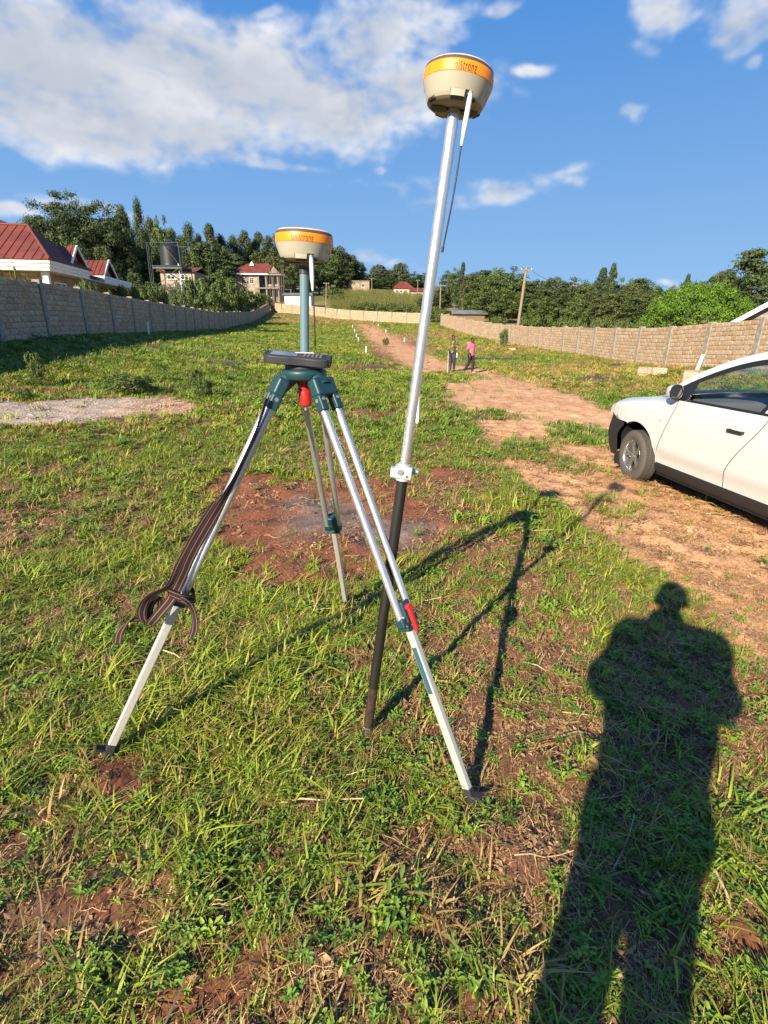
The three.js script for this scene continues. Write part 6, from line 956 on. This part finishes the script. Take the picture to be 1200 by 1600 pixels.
const standing = (o = {}) => ({ pelvis: V3(0, 0.96, 0), chest: V3(0, 1.30, 0), neck: V3(0, 1.49, 0.01), head: V3(0, 1.60, 0.03), sl: V3(0.165, 1.40, 0), sr: V3(-0.165, 1.40, 0), el: V3(0.22, 1.11, -0.03), er: V3(-0.22, 1.11, -0.03), wl: V3(0.235, 0.86, 0.03), wr: V3(-0.235, 0.86, 0.03), hl: V3(0.085, 0.92, 0), hr: V3(-0.085, 0.92, 0), kl: V3(0.09, 0.50, 0.02), kr: V3(-0.09, 0.50, 0.02), al: V3(0.095, 0.085, -0.01), ar: V3(-0.095, 0.085, -0.01), tl: V3(0.11, 0.035, 0.15), tr: V3(-0.11, 0.035, 0.15), ...o });
const relaxed = { l: { dir: V3(0.05, -1, 0.15), palm: V3(-1, 0, 0), curl: 0.45, thumb: -1 }, r: { dir: V3(-0.05, -1, 0.15), palm: V3(1, 0, 0), curl: 0.45, thumb: 1 } };
const skinM = phys([0.075, 0.042, 0.027], 0.5), hairM = mat([0.012, 0.011, 0.011], 0.9), denim = mat([0.035, 0.038, 0.055], 0.9), blackCloth = mat([0.02, 0.018, 0.022], 0.9), shoeDark = mat([0.05, 0.04, 0.035], 0.8);
{
  // man in a patterned olive shirt with a pale rod
  const oliveT = tex(128, (u, v) => { const n = fbm(u * 5, v * 5, 3, 5); return n > 0.12 ? [50, 50, 30] : n < -0.15 ? [146, 132, 84] : [102, 96, 52]; });
  const olive = mat([1, 1, 1], 0.9, { map: oliveT });
  const g = onGround(706, 580), d = -g.z;
  const J = standing({ wr: V3(-0.20, 0.98, 0.14), er: V3(-0.23, 1.14, -0.02), wl: V3(0.22, 0.88, 0.10), el: V3(0.23, 1.13, -0.02) });
  const p1 = person('man in olive patterned shirt and dark trousers holding a pale rod', J, 0.75, g, -0.25, { l: relaxed.l, r: { dir: V3(0.2, -0.35, 1), palm: V3(1, 0, 0.1), curl: 1.1, thumb: 1 } }, { skin: skinM, hairM, shirtM: olive, trouserM: denim, shoeM: shoeDark, sleeve: 1.35, hem: 0.08, group: 'two men walking in the field' });
  p1.traverse(o => { if (o.name === 'shirt') { const p = o.geometry.attributes.position, uv = new Float32Array(p.count * 2); for (let i = 0; i < p.count; i++) { uv[i * 2] = p.getX(i) * 2.2 + p.getZ(i); uv[i * 2 + 1] = p.getY(i) * 2.2; } o.geometry.setAttribute('uv', new THREE.BufferAttribute(uv, 2)); } });
  const k = 1.70 / 1.73 * (58.5 * d / 911) / 1.70; p1.scale.setScalar(k);
  console.log('person d', d, 'scale', k);
  p1.updateMatrixWorld(true);
  const hnd = V3(-0.185, 0.955, 0.225).applyMatrix4(p1.matrixWorld), low = onGround(699, 584), dirv = hnd.clone().sub(low), top = hnd.clone().addScaledVector(dirv.normalize(), 0.42);
  solo('measuring_rod', merge([rod(low, top, 0.016, 0.014, 10), rod(top, top.clone().addScaledVector(dirv, 0.02), 0.018, 0.012, 10)]), mat([0.62, 0.50, 0.38], 0.7), 'pale rod held by the man in the olive shirt', 'rod');
  const lh = V3(0.225, 0.79, 0.13).applyMatrix4(p1.matrixWorld); solo('water_bottle', lathe([[0, -0.11], [0.033, -0.11], [0.036, -0.10], [0.036, 0.05], [0.014, 0.09], [0.014, 0.115], [0, 0.115]], 16).translate(lh.x, lh.y, lh.z), phys([0.75, 0.77, 0.8], 0.3), 'white bottle in the hand of the man in the olive shirt', 'bottle');
  // man in a pink T-shirt, mid stride
  const g2 = onGround(734, 583), d2 = -g2.z;
  const J2 = standing({ hl: V3(0.085, 0.92, 0), kl: V3(0.07, 0.50, 0.13), al: V3(0.06, 0.085, 0.10), tl: V3(0.07, 0.035, 0.26), kr: V3(-0.07, 0.51, -0.04), ar: V3(-0.05, 0.115, -0.30), tr: V3(-0.05, 0.035, -0.17), el: V3(0.23, 1.12, -0.10), wl: V3(0.24, 0.88, -0.06), er: V3(-0.24, 1.12, -0.02), wr: V3(-0.22, 0.90, 0.10), chest: V3(0, 1.30, 0.02), head: V3(0, 1.595, 0.06) });
  const p2 = person('man in pink T-shirt and black trousers walking along the track', J2, 0.1, g2, 0.75, relaxed, { skin: skinM, hairM, shirtM: mat([0.60, 0.14, 0.215], 0.9), trouserM: blackCloth, shoeM: mat([0.35, 0.22, 0.17], 0.8), sleeve: 0.62, hem: 0.10, group: 'two men walking in the field' });
  p2.scale.setScalar((57 * d2 / 911) / 1.72);
}
{ // the photographer: stands behind the camera, only the long shadow shows
  const base = V3(-0.165, 0, 0.38); base.y = G(base.x, base.z);
  const yaw = Math.PI - 0.35;                                    // faces the view, turned a little to the right
  const inv = p => p.clone().sub(base).applyAxisAngle(V3(0, 1, 0), -yaw);
  const lens = inv(camera.position.clone());                     // where the phone is, in the person's own axes
  const ph = lens.clone().add(V3(0, 0, -0.05));
  const J = standing({ pelvis: V3(0, 1.00, -0.02), chest: V3(0, 1.37, 0.06), neck: V3(0.015, 1.56, 0.10), head: V3(0.025, 1.66, 0.13), sl: V3(0.175, 1.455, 0.06), sr: V3(-0.175, 1.455, 0.06), hl: V3(0.078, 0.96, -0.02), hr: V3(-0.078, 0.96, -0.02), kl: V3(0.088, 0.52, 0.0), kr: V3(-0.088, 0.52, 0.0), al: V3(0.09, 0.085, -0.03), ar: V3(-0.09, 0.085, -0.03), tl: V3(0.125, 0.035, 0.13), tr: V3(-0.125, 0.035, 0.13), el: V3(0.225, 1.26, 0.08), er: V3(-0.225, 1.26, 0.08), wl: ph.clone().add(V3(0.085, -0.085, -0.035)), wr: ph.clone().add(V3(-0.085, -0.085, -0.035)) });
  person('person in loose shirt photographing with a phone, casting the long shadow', J, 0, base, yaw, { l: { dir: V3(-0.15, 0.95, 0.15), palm: V3(-1, 0, 0.1), curl: 0.55, thumb: -1 }, r: { dir: V3(0.15, 0.95, 0.15), palm: V3(1, 0, 0.1), curl: 0.55, thumb: 1 } }, { skin: skinM, hairM, shirtM: mat([0.16, 0.17, 0.2], 0.9), trouserM: denim, shoeM: shoeDark, sleeve: 1.5, hem: 0.10, loose: 0.005, slim: 0.80, waist: 0.03 });
  const phone = thing('smartphone', 'dark smartphone held upright by the person casting the long shadow', 'phone', camera.position.clone().add(V3(0, 0, 0.022))); phone.rotation.set(-19.77 * D2R, 0, 0);
  part('case', rbox(0.076, 0.160, 0.009, 0.004, 0.022, -0.055, 0), M.black, phone); part('display', rbox(0.068, 0.150, 0.001, 0.0004, 0.022, -0.055, 0.0050), phys([0.02, 0.02, 0.025], 0.08), phone);
}
renderer.render(scene, camera);
